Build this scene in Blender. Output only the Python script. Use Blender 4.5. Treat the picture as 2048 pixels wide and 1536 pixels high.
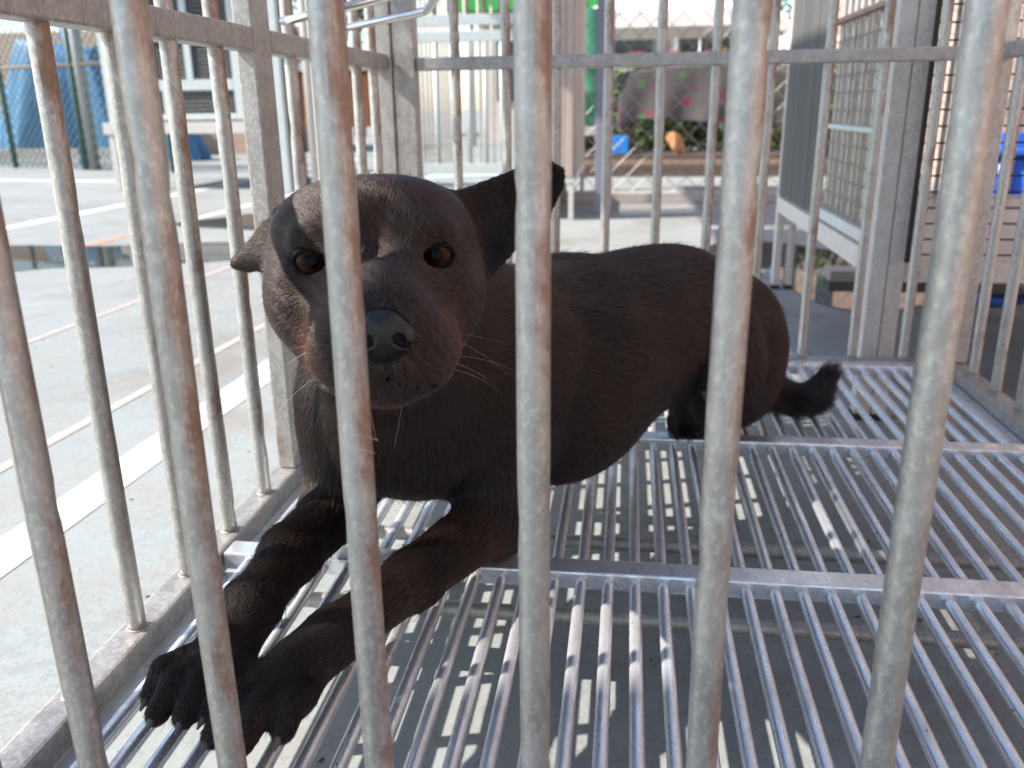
import bpy, bmesh, math, random
import numpy as np
from mathutils import Vector, Matrix

# ------------------------------------------------------------------ scene, camera, light
for o in list(bpy.data.objects):
    bpy.data.objects.remove(o, do_unlink=True)
scene = bpy.context.scene
COL = scene.collection
random.seed(7)
rng = np.random.default_rng(11)

U = 0.4          # layout unit (camera height above the cage floor) in metres
G = -0.35        # ground level in layout units, the cage floor is 0

def M(x, y, z):
    """layout units -> metres, ground at z = 0"""
    return Vector((x * U, y * U, (z - G) * U))

cam_data = bpy.data.cameras.new("camera")
cam = bpy.data.objects.new("camera", cam_data)
COL.objects.link(cam)
scene.camera = cam
cam_data.sensor_width = 36.0
cam_data.lens = 36.0 * 1720.0 / 2048.0
cam_data.clip_start = 0.02
cam_data.clip_end = 400.0
Rw = Matrix(((0.99160066, -0.02686395, 0.12651664),
             (0.12864275, 0.30609038, -0.94327076),
             (-0.01338555, 0.95162335, 0.30697528)))
cam.matrix_world = Matrix.Translation(M(0, 0, 1)) @ Rw.to_4x4()
cam_data.dof.use_dof = True
cam_data.dof.focus_distance = 0.60
cam_data.dof.aperture_fstop = 9.0

SUN_AZ = math.radians(-104.0)     # from +Y towards +X
SUN_EL = math.radians(42.0)
sun_dir = Vector((math.sin(SUN_AZ) * math.cos(SUN_EL), math.cos(SUN_AZ) * math.cos(SUN_EL), math.sin(SUN_EL)))

world = bpy.data.worlds.new("World")
scene.world = world
world.use_nodes = True
wn = world.node_tree.nodes
wl = world.node_tree.links
wn.clear()
w_out = wn.new("ShaderNodeOutputWorld")
w_bg = wn.new("ShaderNodeBackground")
w_sky = wn.new("ShaderNodeTexSky")
w_sky.sky_type = 'NISHITA'
w_sky.sun_disc = False
w_sky.sun_elevation = SUN_EL
w_sky.sun_rotation = SUN_AZ
w_sky.air_density = 1.0
w_sky.dust_density = 0.6
w_sky.ozone_density = 1.0
w_bg.inputs["Strength"].default_value = 0.125
wl.new(w_sky.outputs[0], w_bg.inputs[0])
wl.new(w_bg.outputs[0], w_out.inputs[0])

sun_data = bpy.data.lights.new("sun", 'SUN')
sun_data.energy = 5.0
sun_data.angle = math.radians(0.55)
sun_data.color = (1.0, 0.91, 0.81)
sun = bpy.data.objects.new("sun", sun_data)
COL.objects.link(sun)
sun.rotation_euler = (-sun_dir).to_track_quat('-Z', 'Y').to_euler()
sun.location = (0, 0, 20)

vs = scene.view_settings
vs.view_transform = 'Standard'
vs.look = 'None'
vs.exposure = 1.22
vs.gamma = 1.0
vs.use_curve_mapping = False
scene.cycles.max_bounces = 6
scene.cycles.diffuse_bounces = 3
scene.cycles.glossy_bounces = 3
scene.cycles.transmission_bounces = 4
scene.cycles.transparent_max_bounces = 8
scene.cycles_curves.shape = 'RIBBONS'
scene.cycles_curves.subdivisions = 1

# ------------------------------------------------------------------ materials
class NT:
    def __init__(self, name):
        self.m = bpy.data.materials.new(name)
        self.m.use_nodes = True
        self.t = self.m.node_tree
        self.t.nodes.clear()
        self.out = self.t.nodes.new("ShaderNodeOutputMaterial")
    def n(self, typ, **kw):
        nd = self.t.nodes.new(typ)
        for k, v in kw.items():
            if k.startswith("i_"):
                nd.inputs[k[2:].replace("_", " ")].default_value = v
            else:
                setattr(nd, k, v)
        return nd
    def l(self, a, b):
        self.t.links.new(a, b)
    def ramp(self, fac, stops, interp='LINEAR'):
        r = self.n("ShaderNodeValToRGB")
        r.color_ramp.interpolation = interp
        els = r.color_ramp.elements
        while len(els) < len(stops):
            els.new(0.5)
        for e, (p, c) in zip(els, stops):
            e.position = p
            e.color = (c[0], c[1], c[2], 1) if not isinstance(c, (int, float)) else (c, c, c, 1)
        self.l(fac, r.inputs[0])
        return r.outputs[0]
    def mix(self, fac, a, b, typ='MIX'):
        x = self.n("ShaderNodeMix", data_type='RGBA', blend_type=typ)
        for sock, v in ((x.inputs[0], fac), (x.inputs[6], a), (x.inputs[7], b)):
            if hasattr(v, "is_linked") or hasattr(v, "links"):
                self.l(v, sock)
            elif isinstance(v, (int, float)):
                sock.default_value = v if sock.type == 'VALUE' else (v, v, v, 1)
            else:
                sock.default_value = (v[0], v[1], v[2], 1)
        return x.outputs[2]
    def noise(self, vec, scale, detail=4, rough=0.55, dist=0.0):
        nd = self.n("ShaderNodeTexNoise")
        nd.inputs["Scale"].default_value = scale
        nd.inputs["Detail"].default_value = detail
        nd.inputs["Roughness"].default_value = rough
        nd.inputs["Distortion"].default_value = dist
        if vec is not None:
            self.l(vec, nd.inputs["Vector"])
        return nd.outputs["Fac"]
    def world_pos(self, scale=(1, 1, 1), rand=0.0):
        g = self.n("ShaderNodeNewGeometry")
        mp = self.n("ShaderNodeMapping")
        mp.inputs["Scale"].default_value = scale
        self.l(g.outputs["Position"], mp.inputs["Vector"])
        if rand:
            oi = self.n("ShaderNodeObjectInfo")
            ad = self.n("ShaderNodeVectorMath", operation='ADD')
            sc = self.n("ShaderNodeMath", operation='MULTIPLY')
            sc.inputs[1].default_value = rand
            self.l(oi.outputs["Random"], sc.inputs[0])
            self.l(mp.outputs[0], ad.inputs[0])
            self.l(sc.outputs[0], ad.inputs[1])
            return ad.outputs[0]
        return mp.outputs[0]
    def bump(self, h, strength=0.3, dist=0.002):
        b = self.n("ShaderNodeBump")
        b.inputs["Strength"].default_value = strength
        b.inputs["Distance"].default_value = dist
        self.l(h, b.inputs["Height"])
        return b.outputs[0]
    def principled(self, col, rough=0.5, metal=0.0, normal=None, spec=0.5, coat=0.0):
        p = self.n("ShaderNodeBsdfPrincipled")
        for nm, v in (("Base Color", col), ("Roughness", rough), ("Metallic", metal)):
            s = p.inputs[nm]
            if hasattr(v, "links"):
                self.l(v, s)
            elif isinstance(v, (int, float)):
                s.default_value = v
            else:
                s.default_value = (v[0], v[1], v[2], 1)
        p.inputs["Specular IOR Level"].default_value = spec
        p.inputs["Coat Weight"].default_value = coat
        if normal is not None:
            self.l(normal, p.inputs["Normal"])
        self.l(p.outputs[0], self.out.inputs["Surface"])
        return p
MAT = {}

def metal_weathered(name, base=(0.46, 0.46, 0.44), dark=(0.28, 0.27, 0.25), rust=(0.20, 0.085, 0.035), rust_amt=0.5,
                    rough=0.5, metal=0.55, side=0.0, zs=0.6, weld_rust=0.0):
    t = NT(name)
    v = t.world_pos((1, 1, zs), rand=7.0)
    n1 = t.noise(v, 70, 4, 0.7)
    n2 = t.noise(v, 330, 2, 0.7)
    blot = t.ramp(n1, [(0.40, 0.0), (0.62, 1.0)])
    spk = t.ramp(n2, [(0.50, 0.0), (0.66, 0.6)])
    c = t.mix(blot, dark, base)
    c = t.mix(spk, c, (base[0] * 1.3, base[1] * 1.34, base[2] * 1.32))
    # rust stains: patches of their own shape, denser on the inner (+X) side and just under the rails where water runs
    n3 = t.noise(v, 17, 5, 0.72, 0.4)
    g = t.n("ShaderNodeNewGeometry")
    sx = t.n("ShaderNodeSeparateXYZ")
    t.l(g.outputs["True Normal"], sx.inputs[0])
    ma = t.n("ShaderNodeMath", operation='MULTIPLY_ADD')
    ma.inputs[1].default_value = side
    t.l(sx.outputs["X"], ma.inputs[0])
    t.l(n3, ma.inputs[2])
    # rust gathers under the welded rail
    gp = t.n("ShaderNodeSeparateXYZ")
    t.l(g.outputs["Position"], gp.inputs[0])
    mr = t.n("ShaderNodeMapRange")
    for nm_, v_in in (("From Min", 0.47), ("From Max", 0.60), ("To Min", 0.0), ("To Max", weld_rust)):
        mr.inputs[nm_].default_value = v_in
    t.l(gp.outputs["Z"], mr.inputs["Value"])
    ad = t.n("ShaderNodeMath", operation='ADD')
    t.l(ma.outputs[0], ad.inputs[0])
    t.l(mr.outputs[0], ad.inputs[1])
    ma = ad
    rm = t.ramp(ma.outputs[0], [(0.66 - 0.12 * rust_amt, 0.0), (0.80 - 0.16 * rust_amt, 1.0)])
    n4 = n2
    rustc = t.mix(n4, (rust[0] * 0.55, rust[1] * 0.5, rust[2] * 0.5), (rust[0] * 1.5, rust[1] * 1.6, rust[2] * 1.8))
    rm2 = t.n("ShaderNodeMath", operation='MULTIPLY')
    rm2.inputs[1].default_value = min(1.0, 0.55 + 0.4 * rust_amt)
    t.l(rm, rm2.inputs[0])
    c = t.mix(rm2.outputs[0], c, rustc)
    mm = t.n("ShaderNodeMath", operation='MULTIPLY_ADD')
    mm.inputs[1].default_value = -metal * 0.8
    mm.inputs[2].default_value = metal
    t.l(rm2.outputs[0], mm.inputs[0])
    rr = t.n("ShaderNodeMath", operation='MULTIPLY_ADD')
    rr.inputs[1].default_value = 0.25
    rr.inputs[2].default_value = rough - 0.08
    t.l(n1, rr.inputs[0])
    nb = t.bump(n2, 0.22, 0.001)
    t.principled(c, rr.outputs[0], mm.outputs[0], nb, 0.4)
    MAT[name] = t.m
    return t.m

metal_weathered("bar_steel", base=(0.43, 0.425, 0.40), dark=(0.345, 0.338, 0.315), rust_amt=0.45, side=0.13, rough=0.42, metal=0.72, weld_rust=0.085)
metal_weathered("rail_steel", base=(0.40, 0.385, 0.365), dark=(0.31, 0.29, 0.27), rust=(0.21, 0.11, 0.065), rust_amt=0.45, rough=0.42, metal=0.6)
metal_weathered("cage_grey", base=(0.56, 0.53, 0.50), dark=(0.47, 0.44, 0.41), rust_amt=0.25, rough=0.55, metal=0.15)
metal_weathered("cage_pale", base=(0.52, 0.57, 0.56), dark=(0.44, 0.48, 0.47), rust_amt=0.1, rough=0.5, metal=0.2)
metal_weathered("post_bluegrey", base=(0.25, 0.26, 0.33), dark=(0.21, 0.22, 0.28), rust_amt=0.05, rough=0.5, metal=0.1)

def floor_steel():
    t = NT("floor_steel")
    v = t.world_pos((1, 0.35, 1), rand=5.0)
    n1 = t.noise(v, 60, 3, 0.7)
    n2 = t.noise(v, 320, 2, 0.6)
    grime = t.ramp(n1, [(0.46, 0.0), (0.66, 1.0)])
    spot = t.ramp(n2, [(0.70, 0.0), (0.74, 0.8)])
    c = t.mix(grime, (0.78, 0.81, 0.85), (0.62, 0.62, 0.61))
    c = t.mix(spot, c, (0.10, 0.08, 0.06))
    rr = t.ramp(n1, [(0.35, 0.24), (0.7, 0.42)])
    nb = t.bump(n2, 0.18, 0.0008)
    t.principled(c, rr, 0.72, nb)
    MAT["floor_steel"] = t.m
floor_steel()

def plain(name, col, rough=0.6, metal=0.0, var=0.25, scale=18, spec=0.4, bump=0.0, zs=1.0):
    t = NT(name)
    v = t.world_pos((1, 1, zs), rand=3.0)
    n1 = t.noise(v, scale, 3, 0.65)
    n2 = t.noise(v, scale * 9, 1, 0.6)
    lo = tuple(x * (1 - var) for x in col)
    hi = tuple(min(0.9, x * (1 + var)) for x in col)
    c = t.mix(n1, lo, hi)
    c = t.mix(t.ramp(n2, [(0.55, 0.0), (0.75, 0.5)]), c, lo)
    t.principled(c, rough, metal, t.bump(n2, bump, 0.0015) if bump else None, spec)
    MAT[name] = t.m
    return t.m

plain("wire_black", (0.03, 0.032, 0.035), 0.5, 0.3)
plain("wire_zinc", (0.30, 0.31, 0.31), 0.45, 0.6)
plain("wire_green", (0.10, 0.16, 0.13), 0.55, 0.2)
plain("green_post", (0.05, 0.11, 0.085), 0.5)
plain("panel_wood", (0.085, 0.084, 0.083), 0.7, 0.1, var=0.45, scale=14, zs=0.06)
plain("corrugated_tan", (0.40, 0.33, 0.29), 0.6, 0.1, var=0.15)
plain("dark_inside", (0.03, 0.03, 0.032), 0.9)
plain("tarp_blue", (0.045, 0.17, 0.33), 0.45, var=0.35, scale=6)
plain("tan_wall", (0.42, 0.31, 0.24), 0.85, var=0.12, scale=3)
plain("salmon_wall", (0.46, 0.33, 0.28), 0.85, var=0.10, scale=2)
plain("cream_wall", (0.60, 0.55, 0.50), 0.85, var=0.10, scale=2)
plain("wood_brown", (0.22, 0.095, 0.042), 0.6, var=0.35, scale=16, zs=0.15)
plain("blue_plastic", (0.03, 0.13, 0.55), 0.35, var=0.12)
plain("blue_box", (0.02, 0.20, 0.60), 0.4, var=0.1)
plain("green_drum", (0.05, 0.22, 0.13), 0.5, var=0.35, scale=10)
plain("green_roof", (0.03, 0.35, 0.05), 0.5, var=0.1)
plain("white_canvas", (0.78, 0.77, 0.75), 0.7, var=0.06)
plain("red_paint", (0.55, 0.06, 0.06), 0.5, var=0.2)
plain("orange_sack", (0.36, 0.18, 0.075), 0.7, var=0.25)
plain("dark_wood", (0.10, 0.075, 0.06), 0.7, var=0.4, zs=0.3)
plain("timber", (0.26, 0.19, 0.14), 0.75, var=0.4, scale=25)
plain("kerb_concrete", (0.36, 0.34, 0.32), 0.85, var=0.2)
plain("rod_steel", (0.62, 0.61, 0.60), 0.22, 0.95, var=0.08)
plain("roof_sheet", (0.40, 0.38, 0.36), 0.55, 0.3, var=0.15, scale=4)
plain("bark", (0.12, 0.09, 0.065), 0.9, var=0.4)
plain("leaf_a", (0.055, 0.10, 0.03), 0.55, var=0.5, scale=3)
plain("leaf_b", (0.085, 0.12, 0.035), 0.55, var=0.5, scale=3)
plain("window_glass", (0.06, 0.075, 0.09), 0.12, var=0.2)
plain("claw_horn", (0.085, 0.075, 0.072), 0.4, var=0.3, scale=200)
plain("lint", (0.55, 0.52, 0.48), 0.7)
def cloth_mat():
    t = NT("patterned_cloth")
    v = t.world_pos()
    vo = t.n("ShaderNodeTexVoronoi")
    vo.inputs["Scale"].default_value = 7.0
    t.l(v, vo.inputs["Vector"])
    spot = t.ramp(vo.outputs["Distance"], [(0.20, 1.0), (0.30, 0.0)])
    sc = t.n("ShaderNodeSeparateColor")
    t.l(vo.outputs["Color"], sc.inputs[0])
    pc = t.ramp(sc.outputs[0], [(0.0, (0.16, 0.03, 0.05)), (0.45, (0.10, 0.03, 0.08)), (0.55, (0.06, 0.14, 0.05)), (1.0, (0.08, 0.16, 0.06))], 'CONSTANT')
    n = t.noise(v, 30, 5)
    base = t.mix(n, (0.055, 0.050, 0.052), (0.085, 0.078, 0.078))
    t.principled(t.mix(spot, base, pc), 0.85, 0.0, t.bump(n, 0.3, 0.004))
    MAT["patterned_cloth"] = t.m
cloth_mat()

def ground_mat():
    t = NT("court_concrete")
    v = t.world_pos()
    nbig = t.noise(v, 0.9, 3, 0.6)
    nmid = t.noise(v, 6.0, 5, 0.65)
    nfin = t.noise(v, 110.0, 3, 0.7)
    dv = t.n("ShaderNodeVectorMath", operation='ADD')
    t.l(v, dv.inputs[0])
    ns = t.n("ShaderNodeTexNoise")
    ns.inputs["Scale"].default_value = 22.0
    ns.inputs["Detail"].default_value = 3
    t.l(v, ns.inputs["Vector"])
    scl = t.n("ShaderNodeVectorMath", operation='SCALE')
    scl.inputs["Scale"].default_value = 0.03
    t.l(ns.outputs["Color"], scl.inputs[0])
    t.l(scl.outputs[0], dv.inputs[1])
    vo = t.n("ShaderNodeTexVoronoi", feature='DISTANCE_TO_EDGE')
    vo.inputs["Scale"].default_value = 55.0
    t.l(dv.outputs[0], vo.inputs["Vector"])
    vo2 = t.n("ShaderNodeTexVoronoi", feature='DISTANCE_TO_EDGE')
    vo2.inputs["Scale"].default_value = 130.0
    t.l(dv.outputs[0], vo2.inputs["Vector"])
    crack = t.ramp(vo.outputs["Distance"], [(0.0, 1.0), (0.045, 0.0)])
    crack2 = t.ramp(vo2.outputs["Distance"], [(0.0, 0.7), (0.06, 0.0)])
    cm = t.mix(0.5, crack, crack2, 'ADD')
    cmask = t.ramp(t.noise(v, 3.2, 2, 0.6), [(0.44, 0.15), (0.62, 1.0)])
    cmul = t.mix(1.0, cm, cmask, 'MULTIPLY')
    c = t.mix(nbig, (0.215, 0.25, 0.258), (0.295, 0.33, 0.336))
    c = t.mix(t.ramp(nmid, [(0.40, 0.0), (0.70, 0.65)]), c, (0.245, 0.23, 0.21))
    c = t.mix(t.ramp(nfin, [(0.55, 0.0), (0.72, 0.45)]), c, (0.125, 0.118, 0.105))
    # moss-brown stains
    st = t.ramp(t.noise(v, 1.9, 4, 0.7, 0.6), [(0.52, 0.0), (0.68, 0.55)])
    c = t.mix(st, c, (0.15, 0.14, 0.115))
    c = t.mix(t.mix(1.0, cmul, 0.55, 'MULTIPLY'), c, (0.14, 0.125, 0.11))
    fl = t.ramp(t.noise(v, 42.0, 4, 0.75), [(0.47, 0.0), (0.56, 1.0)])
    fm = t.ramp(t.noise(v, 1.3, 2, 0.5), [(0.42, 0.0), (0.62, 0.6)])
    c = t.mix(t.mix(1.0, fl, fm, 'MULTIPLY'), c, (0.185, 0.182, 0.172))
    hh = t.mix(0.35, nfin, t.mix(1.0, 1.0, cmul, 'SUBTRACT'))
    rr = t.ramp(nmid, [(0.3, 0.55), (0.7, 0.85)])
    t.principled(c, rr, 0.0, t.bump(nfin, 0.3, 0.002), 0.35)
    MAT["court_concrete"] = t.m
ground_mat()

def paint_mat(name, col):
    t = NT(name)
    v = t.world_pos()
    n = t.noise(v, 14, 4, 0.7)
    n2 = t.noise(v, 120, 2, 0.7)
    c = t.mix(t.ramp(n, [(0.42, 0.0), (0.72, 0.6)]), col, (0.30, 0.30, 0.29))
    c = t.mix(t.ramp(n2, [(0.6, 0.0), (0.72, 0.6)]), c, (0.28, 0.27, 0.25))
    t.principled(c, 0.7)
    MAT[name] = t.m
paint_mat("paint_white", (0.62, 0.61, 0.59))
paint_mat("paint_orange", (0.42, 0.19, 0.12))
paint_mat("paint_faded", (0.38, 0.34, 0.32))

def water_mat():
    t = NT("puddle_water")
    v = t.world_pos()
    fr = t.n("ShaderNodeFresnel")
    fr.inputs["IOR"].default_value = 1.33
    tr = t.n("ShaderNodeBsdfTransparent")
    t.l(t.mix(t.noise(v, 2.5, 4, 0.5), (0.40, 0.41, 0.40), (0.55, 0.55, 0.53)), tr.inputs["Color"])
    gl = t.n("ShaderNodeBsdfGlossy")
    gl.inputs["Roughness"].default_value = 0.03
    nb = t.bump(t.noise(v, 9, 2), 0.04, 0.004)
    t.l(nb, gl.inputs["Normal"])
    t.l(nb, fr.inputs["Normal"])
    mx = t.n("ShaderNodeMixShader")
    t.l(fr.outputs[0], mx.inputs[0])
    t.l(tr.outputs[0], mx.inputs[1])
    t.l(gl.outputs[0], mx.inputs[2])
    t.l(mx.outputs[0], t.out.inputs["Surface"])
    MAT["puddle_water"] = t.m
water_mat()

# ------------------------------------------------------------------ builders
def link(name, mesh, mat=None, parent=None, loc=None):
    o = bpy.data.objects.new(name, mesh)
    COL.objects.link(o)
    if mat is not None and hasattr(mesh, "materials") and len(mesh.materials) == 0:
        mesh.materials.append(MAT[mat] if isinstance(mat, str) else mat)
    if parent is not None:
        o.parent = parent
    if loc is not None:
        o.location = (Vector(loc) - wpos(parent)) if parent is not None else Vector(loc)
    return o
WP = {}
def wpos(o):
    if o is None:
        return Vector((0, 0, 0))
    p = Vector(o.location)
    return p + wpos(o.parent)

def tag(o, label=None, category=None, group=None, kind=None):
    if label: o["label"] = label
    if category: o["category"] = category
    if group: o["group"] = group
    if kind: o["kind"] = kind
    return o

def thing(name, label, category, loc, group=None):
    o = bpy.data.objects.new(name, None)
    COL.objects.link(o)
    o.location = loc
    o.empty_display_size = 0.05
    return tag(o, label, category, group)

def smooth(me, on=True):
    me.polygons.foreach_set("use_smooth", [on] * len(me.polygons))

_boxes = {}
def box(name, x0, x1, y0, y1, z0, z1, mat, parent, bevel=0.006, share=True):
    """box in layout units, bevelled edges; the object's origin is its centre"""
    sx, sy, sz = abs(x1 - x0) * U, abs(y1 - y0) * U, abs(z1 - z0) * U
    b = min(bevel * U, 0.3 * min(sx, sy, sz))
    key = (round(sx, 4), round(sy, 4), round(sz, 4), mat, round(b, 5))
    me = _boxes.get(key) if share else None
    if me is None:
        bm = bmesh.new()
        bmesh.ops.create_cube(bm, size=1.0)
        bmesh.ops.scale(bm, vec=(sx, sy, sz), verts=bm.verts)
        if b > 0:
            bmesh.ops.bevel(bm, geom=list(bm.edges), offset=b, segments=2, profile=0.6, affect='EDGES')
        me = bpy.data.meshes.new(name)
        bm.to_mesh(me)
        bm.free()
        _boxes[key] = me
    return link(name, me, mat, parent, M((x0 + x1) / 2, (y0 + y1) / 2, (z0 + z1) / 2))

_tubes = {}
def tube(name, p0, p1, r, mat, parent, variant=0, dents=0.0, sides=18, rings=None):
    """round tube between two layout points, open wobble and dents baked into the mesh"""
    a, b = M(*p0), M(*p1)
    L = (b - a).length
    R = r * U
    key = (round(L, 3), round(R, 5), mat, variant, dents, sides)
    me = _tubes.get(key)
    if me is None:
        rg = np.random.default_rng(100 + variant * 17 + int(L * 1000))
        nr = rings or (2 if dents == 0 else max(8, int(L / 0.008)))
        zs = np.linspace(0, L, nr)
        th = np.arange(sides) * 2 * np.pi / sides
        rad = np.full((nr, sides), R)
        offx = np.zeros(nr); offy = np.zeros(nr)
        if dents:
            for _ in range(3):
                f = rg.uniform(4, 14); ph = rg.uniform(0, 6.28, 2)
                offx += R * 0.05 * dents * np.sin(zs * f + ph[0])
                offy += R * 0.05 * dents * np.sin(zs * f + ph[1])
            for _ in range(int(L * 22 * dents)):
                zc, tc, am, w = rg.uniform(0, L), rg.uniform(0, 6.28), rg.uniform(0.06, 0.22) * R * min(dents, 1.4), rg.uniform(0.004, 0.011)
                dt = (th - tc + np.pi) % (2 * np.pi) - np.pi
                rad -= am * np.exp(-((zs[:, None] - zc) / w) ** 2) * np.exp(-(dt[None, :] / 0.6) ** 2)
        V = np.stack([rad * np.cos(th) + offx[:, None], rad * np.sin(th) + offy[:, None], np.repeat(zs[:, None], sides, 1)], -1).reshape(-1, 3)
        F = []
        for i in range(nr - 1):
            for j in range(sides):
                k = (j + 1) % sides
                F.append((i * sides + j, i * sides + k, (i + 1) * sides + k, (i + 1) * sides + j))
        F.append(tuple(range(sides - 1, -1, -1)))
        F.append(tuple((nr - 1) * sides + j for j in range(sides)))
        me = bpy.data.meshes.new(name)
        me.from_pydata(V.tolist(), [], F)
        smooth(me)
        me.polygons[len(F) - 1].use_smooth = False
        me.polygons[len(F) - 2].use_smooth = False
        _tubes[key] = me
    o = link(name, me, mat, parent, a)
    o.rotation_mode = 'QUATERNION'
    q = (b - a).to_track_quat('Z', 'Y')
    o.rotation_quaternion = q
    return o

def sweep(name, pts, r, mat, parent, sides=12, loc=None, taper=None):
    """tube swept along a polyline of layout points, one mesh"""
    P = [M(*p) for p in pts]
    base = P[0] if loc is None else loc
    V, F = [], []
    n = len(P)
    up = Vector((0.13, 0.31, 0.94)).normalized()
    for i, p in enumerate(P):
        d = (P[min(i + 1, n - 1)] - P[max(i - 1, 0)]).normalized()
        u = d.cross(up).normalized()
        w = u.cross(d)
        rr = r * U * (taper[i] if taper else 1)
        for j in range(sides):
            a = 2 * math.pi * j / sides
            V.append(p - base + (u * math.cos(a) + w * math.sin(a)) * rr)
    for i in range(n - 1):
        for j in range(sides):
            k = (j + 1) % sides
            F.append((i * sides + j, i * sides + k, (i + 1) * sides + k, (i + 1) * sides + j))
    F.append(tuple(range(sides - 1, -1, -1)))
    F.append(tuple((n - 1) * sides + j for j in range(sides)))
    me = bpy.data.meshes.new(name)
    me.from_pydata([tuple(v) for v in V], [], F)
    smooth(me)
    return link(name, me, mat, parent, base)

def smooth_path(pts, n=8):
    """Catmull-Rom through layout points"""
    P = [np.array(p, float) for p in pts]
    P = [2 * P[0] - P[1]] + P + [2 * P[-1] - P[-2]]
    out = []
    for i in range(1, len(P) - 2):
        for k in range(n):
            t = k / n
            out.append(0.5 * (2 * P[i] + (P[i + 1] - P[i - 1]) * t + (2 * P[i - 1] - 5 * P[i] + 4 * P[i + 1] - P[i + 2]) * t * t
                              + (-P[i - 1] + 3 * P[i] - 3 * P[i + 1] + P[i + 2]) * t ** 3))
    out.append(P[-2])
    return [tuple(p) for p in out]

def wires_mesh(segs, r, sides=4):
    """many thin straight wires (metre coordinates) as one mesh"""
    V, F = [], []
    for a, b in segs:
        a, b = Vector(a), Vector(b)
        d = (b - a).normalized()
        u = d.orthogonal().normalized()
        w = d.cross(u)
        s = len(V)
        for p in (a, b):
            for j in range(sides):
                t = 2 * math.pi * j / sides
                V.append(tuple(p + (u * math.cos(t) + w * math.sin(t)) * r))
        for j in range(sides):
            k = (j + 1) % sides
            F.append((s + j, s + k, s + sides + k, s + sides + j))
    me = bpy.data.meshes.new("wire_mesh")
    me.from_pydata(V, [], F)
    smooth(me)
    return me

def grid_wires(name, A, B, C_, du, dv, r, mat, parent):
    """square wire mesh spanning layout corners A (origin), B (along u), C_ (along v)"""
    A, B, C_ = M(*A), M(*B), M(*C_)
    u, v = B - A, C_ - A
    nu, nv = max(1, round(u.length / (du * U))), max(1, round(v.length / (dv * U)))
    segs = []
    for i in range(nu + 1):
        p = A + u * (i / nu)
        segs.append((p - A, p + v - A))
    nrm = u.cross(v).normalized() * r * U * 1.6
    for j in range(nv + 1):
        p = A + v * (j / nv)
        segs.append((p - A + nrm, p + u - A + nrm))
    o = link(name, wires_mesh(segs, r * U), mat, parent, A)
    tag(o, kind="stuff")
    return o

def chain_wires(name, A, B, h, d, r, mat, parent):
    """chain-link: two families of zig-zag wires between A and B, height h (layout units)"""
    A, B = M(*A), M(*B)
    u = (B - A)
    W = u.length
    u = u.normalized()
    H = h * U
    D = d * U
    nrm = u.cross(Vector((0, 0, 1))) * r * U * 1.2
    segs = []
    n = int((W + H) / D) + 1
    for i in range(-1, n + 1):
        for sgn in (1, -1):
            # line x = i*D + t (rising) or x = i*D - t
            x0 = i * D if sgn > 0 else i * D
            lo, hi = 0.0, H
            if sgn > 0:
                x0 = i * D - H
                lo = max(0.0, -x0); hi = min(H, W - x0)
            else:
                lo = max(0.0, x0 - W); hi = min(H, x0)
            if hi - lo < 0.01:
                continue
            f = lambda t: u * (x0 + sgn * t) + Vector((0, 0, t)) + nrm * sgn
            segs.append((f(lo), f(hi)))
    o = link(name, wires_mesh(segs, r * U, 4), mat, parent, A)
    tag(o, kind="stuff")
    return o

def sheet(name, pts, z, mat, kind=None, parent=None):
    """flat polygon lying on the ground at height z metres"""
    me = bpy.data.meshes.new(name)
    me.from_pydata([(p[0] * U, p[1] * U, 0) for p in pts], [], [tuple(range(len(pts)))])
    o = link(name, me, mat, parent, (0, 0, z))
    return tag(o, kind=kind)

def blob_sheet(name, cx, cy, rx, ry, z, mat, seed, rot=0.0):
    rg = np.random.default_rng(seed)
    ph = rg.uniform(0, 6.28, 6)
    pts = []
    for i in range(64):
        a = 2 * math.pi * i / 64
        rr = 1 + sum(0.16 / (k * 0.6 + 0.7) * math.sin((k + 2) * a + ph[k]) for k in range(6))
        x, y = rx * rr * math.cos(a), ry * rr * math.sin(a)
        pts.append((cx + x * math.cos(rot) - y * math.sin(rot), cy + x * math.sin(rot) + y * math.cos(rot)))
    return sheet(name, pts, z, mat, "structure")

# ------------------------------------------------------------------ the setting
me = bpy.data.meshes.new("ground")
N = 40
xs = np.linspace(-150, 150, N)
me.from_pydata([(x, y, 0) for y in xs for x in xs], [], [(j * N + i, j * N + i + 1, (j + 1) * N + i + 1, (j + 1) * N + i) for j in range(N - 1) for i in range(N - 1)])
tag(link("ground", me, "court_concrete"), "cracked pale concrete court floor under and around the cages", kind="structure")

def line(x, w, y0, y1, mat, dx=0.0):
    pts = [(x - w / 2, y0), (x + w / 2, y0), (x + w / 2 + dx, y1), (x - w / 2 + dx, y1)]
    return sheet("court_line", pts, 0.0012, mat, "structure")
line(-2.08, 0.185, -4, 40, "paint_white", 0.9)
line(-2.74, 0.06, -4, 9.0, "paint_faded", 0.55)
line(-3.98, 0.055, -4, 12.0, "paint_faded", 0.6)
line(-5.95, 0.13, -2, 9.7, "paint_orange", 0.3)
line(-5.64, 0.14, 9.72, 26, "paint_white", 0.3)
line(-7.65, 0.22, -2, 32, "paint_white", 0.1)
sheet("court_line", [(-22, 18.35), (-9.6, 16.6), (-9.6, 16.85), (-22, 18.65)], 0.0014, "paint_white", "structure")
sheet("court_line", [(-0.8, 12.2), (5, 12.3), (5, 12.42), (-0.8, 12.32)], 0.0012, "paint_faded", "structure")
blob_sheet("puddle", -5.5, 7.75, 1.75, 0.95, 0.003, "puddle_water", 3, 0.12)
blob_sheet("puddle", -3.6, 10.6, 2.2, 0.9, 0.0032, "puddle_water", 13, -0.1)
blob_sheet("puddle", 1.75, 7.4, 0.95, 1.35, 0.003, "puddle_water", 21, 0.5)
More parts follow.
